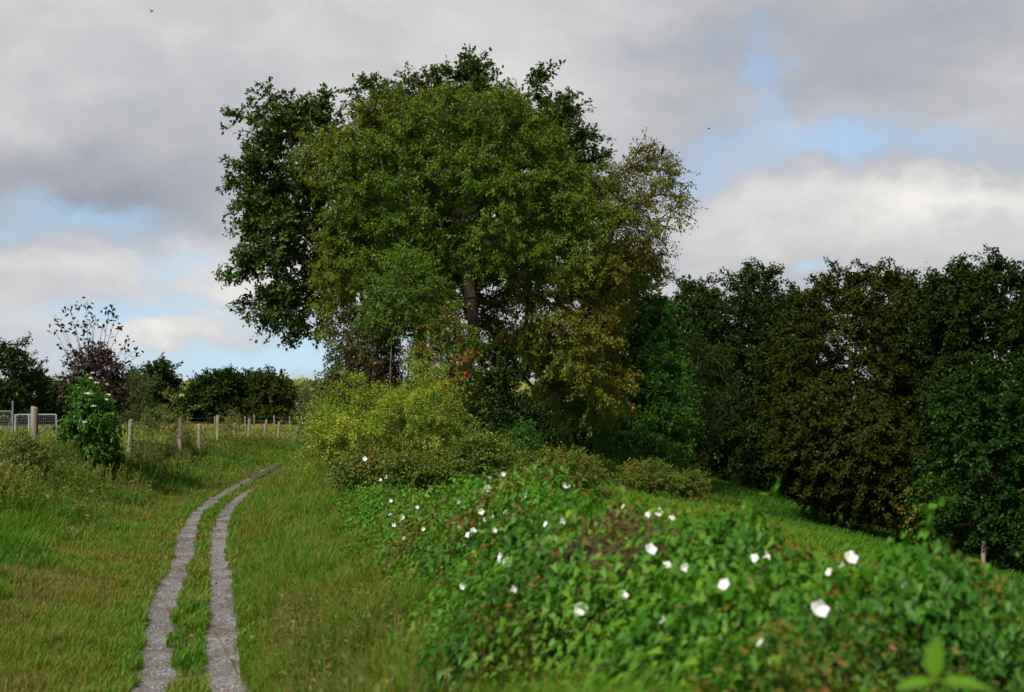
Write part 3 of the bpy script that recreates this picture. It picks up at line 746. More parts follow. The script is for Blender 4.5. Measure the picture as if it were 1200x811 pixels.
G1 = 'white bindweed flowers dotted over the hedge'
FL = [ # px, py, px wide, pose, label
 (680.5, 717.5, 14, 'face', 'round wide open white bindweed flower facing us, alone low in mid hedge'),
 (731, 701, 11, 'tilt', 'tilted oval white bindweed flower just above and right of the roundest low flower'),
 (779, 732, 10, 'side', 'white bindweed trumpet seen side on, low under the dry bramble heap'),
 (961.5, 718, 20, 'tilt', 'largest creased white bindweed flower, low at the right of the hedge'),
 (998, 657, 15, 'tilt', 'big tilted white bindweed flower high on the right end of the hedge crest'),
 (988.5, 667, 8, 'side', 'small white bindweed flower tucked just below the big tilted one on the right crest'),
 (971, 674, 8, 'side', 'small nodding white bindweed flower left of the pair on the right crest'),
 (883.6, 657.7, 10, 'tilt', 'left one of two white bindweed flowers side by side right of the bramble heap'),
 (900, 655, 10, 'side', 'upright right one of two white bindweed flowers side by side right of the bramble heap'),
 (848, 689, 13, 'tilt', 'ragged double white bindweed flower by itself below the side by side pair'),
 (803, 669.4, 9, 'face', 'pale white bindweed flower below the right edge of the dry bramble heap'),
 (781, 667, 11, 'tilt', 'flattened white bindweed flower below the middle of the dry bramble heap'),
 (763.4, 647, 13, 'tilt', 'white bindweed flower lying on the lower face of the dry bramble heap'),
 (772, 603, 9, 'face', 'round white bindweed flower above the dry bramble heap, right of a slanting one'),
 (758, 607.5, 10, 'side', 'slanting white bindweed flower above the dry bramble heap'),
 (787, 611, 8, 'tilt', 'small white bindweed flower above a tiny one at the top right of the bramble heap'),
 (787, 617.5, 5, 'bud', 'tiny white bindweed bud at the top right of the bramble heap'),
 (594, 662, 10, 'face', 'round white bindweed flower facing us in the middle left of the hedge'),
 (584, 661, 8, 'side', 'cream bindweed flower touching the left of a round one at mid left of the hedge'),
 (586, 654, 8, 'side', 'slanting white bindweed flower just above the round one in the middle left of the hedge'),
 (543.5, 690, 9, 'face', 'round white bindweed flower at the low left foot of the hedge beside long grass'),
 (602.7, 694, 7, 'side', 'greyish half closed bindweed flower below the middle left trio'),
 (571.5, 575, 8, 'face', 'round white bindweed flower highest on the left shoulder of the hedge crest'),
 (615, 584.6, 9, 'tilt', 'oval white bindweed flower near the crest, right of the highest round one'),
 (664, 571, 9, 'tilt', 'white bindweed flower at the very top of the crest beside an upright shoot'),
 (564, 602, 7, 'face', 'round white bindweed flower below the highest round one at the left shoulder'),
 (592, 603, 6, 'side', 'small white bindweed flower turned aside, right of a round one below the left shoulder'),
 (578, 608, 5, 'bud', 'white bindweed bud between a round flower and a turned one below the left shoulder'),
 (639, 617, 7, 'side', 'white bindweed flower turned aside in the upper middle of the hedge'),
 (660, 614, 7, 'side', 'narrow upright white bindweed flower in the upper middle of the hedge'),
 (555, 624, 7, 'tilt', 'upper one of two touching white bindweed flowers on the left slope of the hedge'),
 (548.5, 629, 7, 'tilt', 'lower one of two touching white bindweed flowers on the left slope of the hedge'),
 (543.5, 640, 5, 'side', 'thin white bindweed flower under the touching pair on the left slope'),
 (621, 642, 6, 'side', 'half hidden white bindweed flower above the middle of the hedge face'),
 (730, 597, 5, 'bud', 'small white bindweed bud above the left end of the bramble heap'),
 (890.5, 759, 8, 'bud', 'cream bindweed bud low in the dark leaves left of the largest flower'),
 (1059, 690, 8, 'bud', 'cream bindweed bud among dark leaves at the right end of the hedge'),
 (427.6, 538.7, 5, 'face', 'single distant white flower at the foot of the lime green shrub'),
]
for (px, py, w) in ((452, 560, 4), (446, 563, 3), (458, 588, 4), (489, 596, 4), (471.4, 608, 5), (462, 617, 5), (537, 590, 5), (573.6, 563, 5), (590, 557.7, 5), (474, 633, 3), (457, 604, 3), (496, 622, 3), (569, 611, 4), (580, 624, 4)):
    FL.append((px, py, w, 'face', 'tiny white bindweed flower among the dotted ones on the far left end of the hedge'))
g = np.random.default_rng(81)
for (px, py, w, pose, lab) in FL:
    p = hedge_hit(px, py)
    if py < 545: p = P(px, py, 24.0)
    R = np.clip(w / 2 / F * p[1], .017, .042)
    k = 'bud' if pose == 'bud' else 'open'
    if k not in used: o = protos[k]; used.add(k)
    else: o = copy_tree(protos[k])
    toc = unit(np.array([-p[0], -p[1], EYE - p[2]]))
    rnd3 = g.normal(0, 1, 3)
    ax = {'face': toc + .26 * rnd3, 'tilt': toc + np.array([.55 * np.sign(rnd3[0]), 0, .55]), 'side': np.array([1.0 * np.sign(rnd3[0]), -.55, .55]), 'bud': np.array([.5 * rnd3[0], -.3, .8])}[pose]
    o.location = p + toc * (R * 1.1 + .05) + np.array([0, 0, .015]); o.rotation_mode = 'QUATERNION'
    o.rotation_quaternion = Vector(ax).to_track_quat('Z', 'Y'); o.scale = (R, R, R)
    tag(o, lab, 'flower', G1)

# ------------------------------------------------------------------ fences
def post_mesh(name, parent, off, h, r, lean, g, mat='old_wood', sides=9):
    rows = []
    th = np.linspace(0, 2 * math.pi, sides, endpoint=False); wob = g.uniform(.85, 1.12, sides)
    for t in (0, .25, .5, .75, .97, 1.):
        rr = r * wob * (1.05 - .1 * t) * (1 + g.normal(0, .03, sides)) * (.8 if t == 1. else 1)
        z = -.3 + (h + .3) * t + (g.normal(0, .012, sides) if t > .9 else 0)
        rows.append(np.c_[off[0] + rr * np.cos(th) + lean[0] * max(0, z if np.isscalar(z) else h) , off[1] + rr * np.sin(th) + lean[1] * h * t, off[2] + z * np.ones(sides)])
    V = np.concatenate(rows); L = []; sz = []
    for i in range(len(rows) - 1):
        for j in range(sides):
            a = i * sides + j; b_ = i * sides + (j + 1) % sides
            L += [a, b_, b_ + sides, a + sides]; sz.append(4)
    L += list(range((len(rows) - 1) * sides, len(rows) * sides)); sz.append(sides)
    return mk(name, V, L, sz, M[mat], parent=parent)

def wire_fence(label, posts, wires, g, wire_r=.0035):
    o0 = np.array([posts[0][0], posts[0][1], tz1(posts[0][0], posts[0][1])])
    root = thing('wire_fence', label, 'fence', tuple(o0))
    tops = []
    for (x, y, h, r, lx) in posts:
        b = np.array([x, y, tz1(x, y)]); tops.append((b, h, lx))
        post_mesh('post', root, b - o0, h, r, (lx, g.normal(0, .02)), g)
    for fr in wires:
        pts = []
        for i, (b, h, lx) in enumerate(tops):
            q_ = b + np.array([lx * h * fr + .06, 0, h * fr])
            if i > 0:
                for t in (.33, .66): pts.append(pts_prev + (q_ - pts_prev) * t - np.array([0, 0, .03]))
            pts.append(q_); pts_prev = q_
        v, l, s = polyline_tube(np.array(pts) - o0, wire_r, 4)
        mk('wire', v, l, s, M['wire'], parent=root)
    return root
g = np.random.default_rng(91)
posts = [((px - CX) / F * d, d, h, r, lx) for px, d, h, r, lx in (
    (-70, 29.5, 1.3, .085, 0.01), (40, 34, 1.32, .095, .01), (151, 40, 1.32, .075, .05), (210.5, 47, 1.32, .085, 0), (234, 53, 1.32, .075, -.01), (255, 57, 1.36, .075, .0),
    (275, 61, 1.3, .075, .0), (291.5, 65, 1.3, .07, .02), (307.5, 69, 1.3, .06, .16), (325.5, 73, 1.3, .07, .05), (345, 78, 1.3, .065, .14), (362.5, 83, 1.3, .07, .02), (380, 88, 1.3, .07, .03))]
wire_fence('nearer wire fence with weathered wooden posts along the track verge', posts, (.28, .55, .82), g)
posts = [((px - CX) / F * d, d, h, .07, g.normal(0, .02)) for px, d, h in ((105, 146, 1.3), (142, 146, 1.4), (180, 146, 1.3), (220, 146, 1.35), (252, 146, 1.4), (287, 145, 1.4), (298, 145, 1.6), (321.5, 145, 1.5), (340, 145, 1.4), (359, 145, 1.5), (378, 145, 1.4))]
wire_fence('far wire fence of thin posts across the meadow before the dark trees', posts, (.3, .6, .88), g, .006)

# metal fence with a gate post, far left
d = 105.0
def GP(px, py): return P(px, py, d)
b0 = GP(15.5, 500); b0[2] = tz1(b0[0], b0[1])
def metal_panel(name, label, x0, x1, ytop, group=None, mat='grey_metal', brace=False):
    o = GP((x0 + x1) / 2, 500); o[2] = tz1(o[0], d)
    root = thing(name, label, 'fence', tuple(o))
    A, B = GP(x0, ytop), GP(x1, ytop); zb = o[2] + .12
    fr = [polyline_tube([A - o, B - o], .045, 6), polyline_tube([[A[0], d, zb] - o, [B[0], d, zb] - o], .03, 6),
          polyline_tube([A - o, [A[0], d, o[2] - .1] - o], .05, 6), polyline_tube([B - o, [B[0], d, o[2] - .1] - o], .05, 6)]
    if brace: fr.append(polyline_tube([[B[0], d + .02, A[2] - .4] - o, [B[0] - .55, d + .02, zb] - o], .03, 6))
    v, l, s = join(*fr); mk('frame', v, l, s, M[mat], parent=root, smooth=True)
    w = []
    for x in np.arange(A[0] + .12, B[0], .14): w.append(polyline_tube([[x, d, A[2]] - o, [x, d, zb] - o], .008, 4))
    for z in np.arange(zb + .15, A[2], .2): w.append(polyline_tube([[A[0], d + .018, z] - o, [B[0], d + .018, z] - o], .007, 4))
    v, l, s = join(*w); mk('mesh_infill', v, l, s, M['grey_metal'], parent=root)
    return root
metal_panel('metal_gate', 'grey metal mesh gate with diagonal brace, left of the tall grey post', -45, 14.2, 482, brace=True)
metal_panel('metal_fence', 'grey metal mesh fence panel behind the thickest weathered post', 20, 66, 485.8, mat='pale_metal')
def metal_post(px, ytop, r, mat, label):
    o = GP(px, 500); o[2] = tz1(o[0], d - .2); o[1] = d - .2
    root = thing('metal_post', label, 'post', tuple(o)); h = EYE - (ytop - HY) / F * d - o[2]
    v, l, s = polyline_tube([[0, 0, -.2], [0, 0, h]], r, 8); mk('shaft', v, l, s, M[mat], parent=root, smooth=True)
    v, l, s = lathe([(r * 1.12, h - .03), (r * 1.12, h + .02), (.01, h + .03)], 8); mk('cap', v, l, s, M[mat], parent=root)
metal_post(16, 470.5, .065, 'grey_metal', 'tall grey metal gate post rising above the mesh gate')
metal_post(19, 486, .06, 'pale_metal', 'short pale metal post beside the tall grey gate post')
metal_post(35, 486, .06, 'pale_metal', 'short pale metal post hidden partly behind the thickest weathered post')
# lone post on the slope by the dark wood
b = P(1151.5, 655, 50); b[2] = tz1(b[0], 50)
r_ = thing('wooden_post', 'short lone wooden post at the edge of the dark wood', 'post', tuple(b))
post_mesh('shaft', r_, np.zeros(3), 1.0, .09, (.06, 0), np.random.default_rng(2))
v, l, s = polyline_tube([[-.10, -.10, .8], [.22, -.10, .8]], .012, 5); mk('wire_stub', v, l, s, M['wire'], parent=r_)

# ------------------------------------------------------------------ the two big trees
D1 = 45.0
def trunkpts(lst, d, base_dz=-.1):
    pts = [P(x, y, d + o) for x, y, o in lst]
    b = pts[0]; b[2] = tz1(b[0], b[1]) + base_dz
    return pts
g = np.random.default_rng(201)
cherry_poly = [(376, 160), (402, 138), (440, 120), (490, 112), (545, 106), (600, 114), (645, 140), (672, 182), (700, 208), (728, 226), (742, 255), (738, 300), (744, 335), (745, 372), (748, 430), (735, 465), (712, 498), (672, 512), (642, 492), (622, 450), (590, 412), (540, 402), (500, 395), (450, 388), (412, 405), (390, 420), (378, 390), (370, 330), (374, 272), (356, 210), (364, 178)]
cl = outline_clusters(cherry_poly, D1, 4.4, 520, .66, g, gap=.34)
_px = (cl[:, 0] / D1 * F + CX); _py = HY - (cl[:, 2] - EYE) / D1 * F
cl = cl[~((_px > 522) & (_px < 612) & (_py > 325) & (cl[:, 1] < D1 + .3))]    # the limbs stay open to view below the crown
br = []                                              # the thin branch reaching out to the right
for (x, y, n_) in ((715, 215, 5), (735, 198, 5), (752, 185, 5), (768, 198, 4), (784, 206, 4), (790, 238, 5), (772, 222, 5), (750, 240, 7), (730, 262, 8), (765, 265, 5), (760, 300, 5), (745, 285, 6), (725, 310, 7), (700, 340, 8), (770, 318, 3)):
    for _ in range(max(1, int(n_ * .8))):
        br.append(P(x + g.normal(0, 6), y + g.normal(0, 6), D1 + g.normal(-.5, .7)))
cl_thin = np.array(br)
def cherry_tint(p):
    px = p[:, 0] / p[:, 1] * F + CX; 
    X, Z = p[:, 0], p[:, 2]
    # autumn colour has started in the outer crown: a green heart, orange towards the top, left and right
    cx_, cz_ = (560 - CX) / F * D1, EYE + (HY - 235) / F * D1
    r = np.hypot((X - cx_) / 3.6, (Z - cz_) / 2.9)
    return .24 + .24 * sstep(.7, 1.5, r) + (fbm(p, 2.2, 41) - .5) * .6 + .07 * sstep(1.5, 4.5, X)
root = tree('cherry_tree', 'tall broad cherry tree turning olive and orange, standing in front of a darker oak', 'tree',
    trunkpts([(520, 520, 0), (528, 470, 0), (542, 440, .1), (556, 398, .1), (552, 350, 0), (546, 310, .2), (540, 250, .2)], D1), np.vstack([cl, cl_thin]), 'cherry', g,
    per=470, spread=.78, ll=.105, lw=.056, r_tip=.016, droop=.45, twigs=11, tintf=cherry_tint, jit=.13, centre=P(545, 330, D1), keep=np.r_[np.ones(len(cl)), np.full(len(cl_thin), .42)])
g = np.random.default_rng(202)
oak_poly = [(286, 140), (303, 118), (330, 110), (358, 114), (385, 108), (408, 110), (440, 95), (478, 98), (510, 90), (548, 80), (572, 74), (598, 88), (640, 90), (662, 106), (688, 132), (698, 160), (700, 190), (690, 260), (640, 330), (500, 360), (420, 350), (382, 392), (352, 408), (322, 394), (296, 378), (264, 350), (274, 318), (290, 300), (266, 248), (266, 222), (278, 200), (274, 160)]
cl = outline_clusters(oak_poly, 53, 4.6, 420, .74, g, gap=.27)
tree('oak_tree', 'dark green oak tree rising behind the cherry and showing at its left and top', 'tree',
    trunkpts([(505, 530, 0), (500, 440, 0), (490, 380, .3), (480, 320, .5), (470, 260, 0)], 53), cl, 'oak', g, per=300, spread=.92, ll=.16, lw=.11, r_tip=.018, droop=.15, twigs=10, tmpl=T_LOBED, centre=P(480, 330, 53), up=.25)

# ------------------------------------------------------------------ wood on the right: every tree for itself
def wood_tree(name, label, poly, d, R, mat, seed, n=170, r=1.0, per=95, ll=.20, lw=.125, gap=.2, group='trees of the dark wood', tmpl=T_RHOMB, **kw):
    g = np.random.default_rng(seed)
    poly = np.asarray(poly, float)
    poly[:, 1] += np.where(poly[:, 1] > poly[:, 1].max() - 60, 26, 0)
    cl = outline_clusters(poly, d, R, n, r, g, gap, back=.7)
    bx = poly[:, 0].mean(); x = (bx - CX) / F * d; z = tz1(x, d)
    ztop = EYE - (poly[:, 1].min() - HY) / F * d
    tr = [np.array([x, d, z - .1]), np.array([x + g.normal(0, .2), d + .1, z + (ztop - z) * .22]), np.array([x + g.normal(0, .4), d, z + (ztop - z) * .42]), np.array([x + g.normal(0, .5), d, z + (ztop - z) * .6])]
    return tree(name, label, 'tree', tr, cl, mat, g, per=per, spread=r * 1.15, ll=ll, lw=lw, group=group, r_tip=.02, tmpl=tmpl, twig_mesh=kw.pop('twig_mesh', False), **kw)

WOOD = [
 ('broadleaf_tree', 'mid green tree leaning out behind the right side of the cherry', [(700, 300), (722, 285), (755, 300), (776, 310), (770, 345), (790, 365), (795, 420), (780, 470), (700, 470), (690, 380)], 60, 3, 'hazel', 301, 110, .85),
 ('broadleaf_tree', 'rounded dark tree between the cherry and the first tall crown of the wood', [(770, 350), (790, 330), (822, 332), (850, 345), (862, 400), (850, 470), (800, 520), (770, 470)], 84, 4, 'forest', 302, 130, 1.05),
 ('broadleaf_tree', 'tall green tree with the leftmost high crown of the dark wood', [(800, 345), (826, 328), (850, 322), (876, 310), (905, 316), (918, 340), (945, 345), (950, 420), (940, 520), (880, 560), (830, 540), (812, 440)], 76, 4.5, 'forest', 303, 210, 1.05),
 ('broadleaf_tree', 'tall olive brown tree in the middle of the dark wood', [(915, 372), (930, 345), (960, 318), (990, 312), (1020, 305), (1050, 312), (1078, 325), (1085, 380), (1080, 470), (1060, 560), (960, 560), (900, 520), (890, 430)], 68, 4.5, 'olive', 304, 230, 1.0),
 ('broadleaf_tree', 'low bushy olive tree with leaves to the ground before the taller olive one', [(918, 470), (940, 452), (980, 448), (1010, 462), (1045, 470), (1072, 505), (1070, 560), (1045, 590), (1000, 585), (940, 555), (905, 520)], 57, 3, 'olive', 305, 160, .75),
 ('broadleaf_tree', 'tallest dark green tree of the wood', [(1080, 345), (1090, 320), (1120, 306), (1152, 300), (1180, 306), (1205, 304), (1215, 400), (1210, 540), (1130, 600), (1085, 540), (1075, 430)], 62, 4.5, 'forest', 306, 230, .95),
 ('broadleaf_tree', 'dark green tree cut off by the right edge of the picture', [(1195, 330), (1230, 310), (1290, 305), (1330, 340), (1340, 500), (1300, 640), (1220, 640), (1190, 520)], 56, 4.0, 'forest', 307, 170, .95),
 ('broadleaf_tree', 'dark bluish green tree with low branches at the right edge, below the tallest one', [(1090, 480), (1120, 440), (1165, 420), (1210, 430), (1240, 500), (1240, 640), (1180, 660), (1110, 640), (1080, 600)], 52, 2.6, 'fresh', 308, 150, .75),
 ('leafy_sapling', 'light green young tree low between the olive bush and the right edge', [(1068, 560), (1085, 540), (1110, 535), (1135, 560), (1150, 600), (1130, 632), (1095, 635), (1072, 605)], 53, 1.1, 'sapling', 309, 55, .5),
 ('broadleaf_tree', 'shaded dark tree filling the gap behind the low hazel bush', [(700, 400), (740, 380), (800, 390), (850, 410), (900, 430), (900, 540), (820, 560), (720, 550), (690, 480)], 88, 4, 'forest', 310, 150, 1.2),
 ('broadleaf_tree', 'shaded dark tree seen through the gap under the cherry crown', [(530, 425), (560, 400), (610, 385), (690, 390), (730, 430), (730, 545), (640, 540), (530, 530)], 74, 4, 'forest', 311, 150, 1.1),
 ('broadleaf_tree', 'shaded dark tree behind the gap between the olive tree and the tallest tree', [(1020, 345), (1060, 322), (1100, 330), (1130, 360), (1140, 480), (1110, 600), (1050, 580), (1010, 480)], 82, 4, 'forest', 312, 150, 1.3),
 ('broadleaf_tree', 'shaded dark tree behind the dip between the first crown and the olive tree', [(880, 352), (905, 335), (935, 340), (960, 352), (965, 450), (960, 540), (900, 540), (870, 450)], 92, 4, 'forest', 313, 130, 1.3),
]
for (nm, lab, poly, d, R, mat, sd, n_, r) in WOOD:
    small = d < 60
    wood_tree(nm, lab, poly, d, R, mat, sd, n_, r, per=380, ll=.10 + .0009 * d, lw=.07 + .0006 * d)
# more trunks and crowns deeper in the wood, out of sight from here but there when one steps aside
bush('hazel_bush', 'dense fresh dark green hazel bush right of the hanging cherry branches', 'bush', [(700, 470), (715, 435), (745, 405), (775, 415), (800, 440), (818, 480), (820, 520), (800, 545), (740, 548), (700, 530)], 58, 1.9, 'hazel', 321, n=150, r=.55, per=150, ll=.13, lw=.075, up=.5, outw=.8)
bush('willow_bush', 'dark upright wispy willow bush behind the hazel bush', 'bush', [(780, 440), (800, 400), (822, 386), (845, 405), (862, 440), (868, 500), (840, 540), (790, 530)], 66, 1.7, 'forest', 322, n=110, r=.6, per=170, ll=.13, lw=.05, twig_mesh=False, up=.9, outw=.6)

UND = [([(690, 560), (700, 520), (740, 515), (780, 520), (800, 560)], 72), ([(790, 565), (800, 520), (850, 515), (880, 530), (885, 580)], 80), ([(870, 590), (880, 535), (920, 530), (960, 545), (965, 600)], 74),
       ([(950, 610), (960, 550), (1000, 545), (1040, 560), (1050, 620)], 70), ([(1030, 640), (1040, 570), (1090, 560), (1130, 580), (1140, 650)], 66), ([(1120, 670), (1130, 590), (1180, 580), (1230, 600), (1240, 680)], 62), ([(540, 545), (560, 510), (610, 505), (660, 515), (670, 550)], 68)]
for i, ((poly, d), lab) in enumerate(zip(UND, ('left of the hazel bush', 'under the first high crown', 'under the olive tree on its left', 'right behind the low olive bush', 'left of the light green young tree', 'under the right edge of the wood', 'under the cherry crown'))):
    bush('understory_bush', 'dark green bush closing the foot of the wood, ' + lab, 'bush', poly, d, 1.8, 'forest', 340 + i, n=70, r=.65, per=150, ll=.17, lw=.11, group='bushes at the foot of the wood', twig_mesh=False)

# ------------------------------------------------------------------ shrubs around the big tree
g_red = np.random.default_rng(4)
bush('lime_shrub', 'big lime green shrub with pale shoots where the track bends', 'shrub', [(358, 530), (364, 502), (378, 490), (376, 470), (392, 462), (392, 436), (408, 436), (410, 412), (428, 418), (440, 392), (454, 408), (470, 392), (482, 412), (502, 408), (508, 432), (526, 438), (522, 458), (544, 464), (538, 484), (558, 494), (560, 520), (554, 545), (500, 552), (420, 550), (380, 545)], 32, 1.7, 'lime', 401, n=190, r=.40, per=400, ll=.058, lw=.028, up=.7, outw=.9, jit=.2, tintf=lambda p: .42 + (noise(p, .4, 15) - .5) * .7 + (noise(p, 1.2, 16) - .5) * .4, stems=9, gap=.3, twig_mesh=False)
bush('young_ash_tree', 'slender young green tree with pale straight stem in front of the cherry', 'tree', [(428, 362), (440, 345), (432, 325), (452, 318), (448, 300), (464, 300), (470, 280), (482, 296), (500, 294), (498, 314), (520, 320), (516, 342), (532, 352), (526, 378), (500, 402), (450, 398), (432, 384)], 35.5, 1.3, 'sapling', 402, n=105, r=.36, per=190, ll=.085, lw=.036, base=468, stems=2, gap=.2, twig_mesh=False, up=.4, tintf=lambda p: .38 + (noise(p, 1., 3) - .5) * .3, jit=.12)
bush('spindle_shrub', 'green shrub speckled with scarlet leaves just right of the pale straight stem', 'shrub', [(478, 470), (480, 420), (500, 375), (530, 350), (552, 380), (560, 420), (552, 460), (535, 490), (490, 490)], 35, 1.2, 'sapling', 403, n=95, r=.36, per=190, ll=.085, lw=.042, gap=.15, twig_mesh=False, tintf=lambda p: .42 + (g_red.random(len(p)) < .16 + .22 * (noise(p, .6, 5) > .6)) * .5, jit=.1)
bush('dark_red_shrub', 'dark shrub with dull red leaves behind the left half of the lime shrub', 'shrub', [(380, 450), (384, 425), (400, 405), (425, 375), (450, 370), (468, 400), (470, 450), (440, 480), (395, 480)], 36.5, 1.1, 'redleaf', 404, n=110, r=.36, per=200, ll=.08, lw=.045, gap=.1, jit=.22, twig_mesh=False)
bush('elder_shrub', 'dull green elder shrub with open twigs left of the lime shrub at the track bend', 'shrub', [(345, 490), (355, 450), (372, 440), (385, 460), (390, 500), (380, 525), (350, 522)], 62, 1.6, 'willow', 405, n=50, r=.5, per=90, ll=.13, lw=.06)
for i, (poly, d, R, mt, lab) in enumerate((
    ([(520, 545), (545, 515), (580, 510), (600, 530), (600, 560), (550, 575), (515, 570)], 27, 1.0, 'bramble', 'brown tinged bramble bush at the right foot of the lime shrub'),
    ([(590, 560), (600, 535), (640, 526), (690, 532), (705, 552), (700, 575), (640, 580), (595, 578)], 31, 1.2, 'bramble', 'wide low bramble bush with red brown leaves behind the hedge crest'),
    ([(725, 565), (735, 545), (760, 540), (785, 548), (792, 565), (760, 575), (730, 575)], 40, 1.0, 'bramble', 'small dark mounded bramble bush at the top of the grassy slope'),
    ([(780, 572), (790, 555), (815, 553), (828, 567), (822, 580), (790, 580)], 43, .8, 'bramble', 'reddish low bramble bush farthest down the edge of the grassy slope'),
    ([(575, 520), (590, 505), (615, 500), (632, 512), (635, 535), (600, 545), (578, 540)], 36, .9, 'hazel', 'bright green low bush under the cherry between two bramble bushes'),
    ([(395, 555), (405, 535), (440, 530), (490, 532), (530, 540), (535, 565), (480, 575), (410, 572)], 26, .9, 'bramble', 'straggly green bramble skirt along the front of the lime shrub'))):
    bush('bramble_bush' if mt == 'bramble' else 'low_bush', lab, 'bush', poly, d, R, mt, 420 + i, n=130, r=.26, per=150, ll=.06, lw=.038, jit=.16, up=.35, twig_mesh=False, tintf=lambda p: .36 + (noise(p, .5, 8) - .5) * .8, bark='dry_stem', group='bramble bushes' if mt == 'bramble' else None, stems=7)

# ------------------------------------------------------------------ left verge
g = np.random.default_rng(77)
sh = []                                               # leafy tips of the long bare shoots
SHOOTS = [(66, 392, 86), (75, 384, 90), (108, 380, 104), (134, 376, 116), (146, 404, 122), (68, 378, 88), (82, 363, 93), (100, 357, 100), (128, 364, 115), (96, 381, 98), (120, 385, 108), (140, 385, 118), (152, 397, 124), (160, 410, 128), (161, 418, 130), (70, 405, 90), (88, 380, 95), (112, 372, 104)]
D2 = 35.0
bush('dogwood_shrub', 'column shaped bright green dogwood shrub with white flower heads by the fence', 'shrub', [(74, 545), (78, 515), (76, 492), (88, 478), (86, 458), (98, 448), (100, 432), (108, 428), (116, 440), (114, 456), (126, 462), (124, 478), (138, 490), (132, 512), (136, 545), (100, 552)], 33, .65, 'dogwood', 501, n=130, r=.2, gap=.25, per=120, ll=.082, lw=.048, droop=.7, stems=5, tmpl=T_HEX)
root = bush('smoke_bush', 'dark purple leaved shrub with long bare shoots rising against the sky', 'shrub', [(80, 470), (78, 440), (90, 430), (88, 412), (100, 408), (108, 396), (122, 406), (128, 420), (142, 426), (140, 446), (150, 452), (138, 478), (110, 490)], D2, .9, 'purple', 502, n=80, r=.28, per=110, ll=.085, lw=.05, gap=.2, jit=.22, base=105)
rb = np.array(root.location); st, lp = [], []
for (x, y, xb) in SHOOTS:
    a, b = P(xb + 4, 440, D2 + g.normal(0, .3)), P(x, y, D2 + g.normal(0, .6))
    m = (a + b) / 2 + np.array([(a - b)[0] * .12, 0, .05])
    pts = [a * (1 - t) ** 2 + 2 * m * t * (1 - t) + b * t * t for t in np.linspace(0, 1, 7)]
    st.append(polyline_tube(np.array(pts) - rb, np.linspace(.011, .005, 7), 4))
    big = y < 382 and (x, y) not in ((88, 380), (112, 372))
    for _ in range(16 if big else 6): lp.append(b - rb + g.normal(0, .085 if big else .06, 3))
    for t in g.uniform(.35, .95, 5): lp.append(pts[int(t * 6)] - rb + g.normal(0, .05, 3))
v, l, s = join(*st); mk('shoots', v, l, s, M['grey_stem'], parent=root, smooth=True)
lp = np.array(lp); n = len(lp)
lv = leaves(lp, g.normal(0, 1, (n, 3)) - [0, 0, .3], g.normal(0, .6, (n, 3)) + [0, 0, .6], g.uniform(.085, .14, n), g.uniform(.05, .085, n), T_HEX)
mk('shoot_leaves', *lv[:3], M['purple'], np.repeat(np.clip(g.normal(.4, .25, n), 0, 1), lv[3]), parent=root)
# white flower heads on the dogwood
dg = [o for o in bpy.data.objects if o.name == 'dogwood_shrub'][0]; db = np.array(dg.location)
for (px, py, w) in ((103, 461, 6), (125, 468, 4), (127.5, 462.5, 4), (110, 475.5, 4.5), (99.5, 494.5, 4), (107, 443, 5), (113, 448.5, 4), (108.5, 437, 4), (125, 450, 3)):
    c = P(px, py, 31.85) - db; n = 26; R = w / 2 / F * 32.3
    pos = c + np.clip(np.c_[g.normal(0, R * .5, (n, 2)), g.normal(0, R * .22, n)], -R * .8, R * .8)
    lv = leaves(pos, g.normal(0, 1, (n, 3)) * [1, 1, .3], g.normal(0, .4, (n, 3)) + [0, -.3, 1], np.full(n, R * .6), np.full(n, R * .55), T_HEX)
    mk('flower_head', *lv[:3], M['petal'], parent=dg)
VERGE = [
 ([(150, 540), (158, 500), (175, 470), (192, 440), (200, 450), (215, 480), (218, 520), (200, 545), (165, 550)], 38, .5, 'weed', 'thin upright olive shrub with arching shoots right of the second fence post', 34, .26),
 ([(120, 470), (140, 440), (160, 432), (178, 445), (182, 475), (160, 500), (130, 500)], 44, .9, 'oak', 'dull dark green shrub behind the second fence post', 55, .34),
 ([(0, 560), (5, 530), (20, 505), (40, 515), (50, 540), (45, 575), (15, 585)], 29, .7, 'weed', 'tangle of tall brownish weeds in front of the thickest fence post', 90, .24),
 ([(255, 520), (262, 490), (275, 480), (286, 495), (288, 520), (270, 535)], 58, .6, 'weed', 'small wispy bush between fence posts in the middle of the verge', 22, .3),
 ([(200, 530), (205, 505), (218, 490), (226, 505), (228, 530), (214, 545)], 48, .6, 'weed', 'leafy bush hiding the foot of the third fence post', 24, .28),
]
for i, (poly, d, R, mt, lab, n_, r) in enumerate(VERGE):
    bush('verge_bush', lab, 'bush', poly, d, R, mt, 510 + i, n=n_, r=r, per=80, ll=.06 + .0008 * d, lw=.03, gap=.12, up=.8, outw=.6, group='bushes along the fence', stems=6)
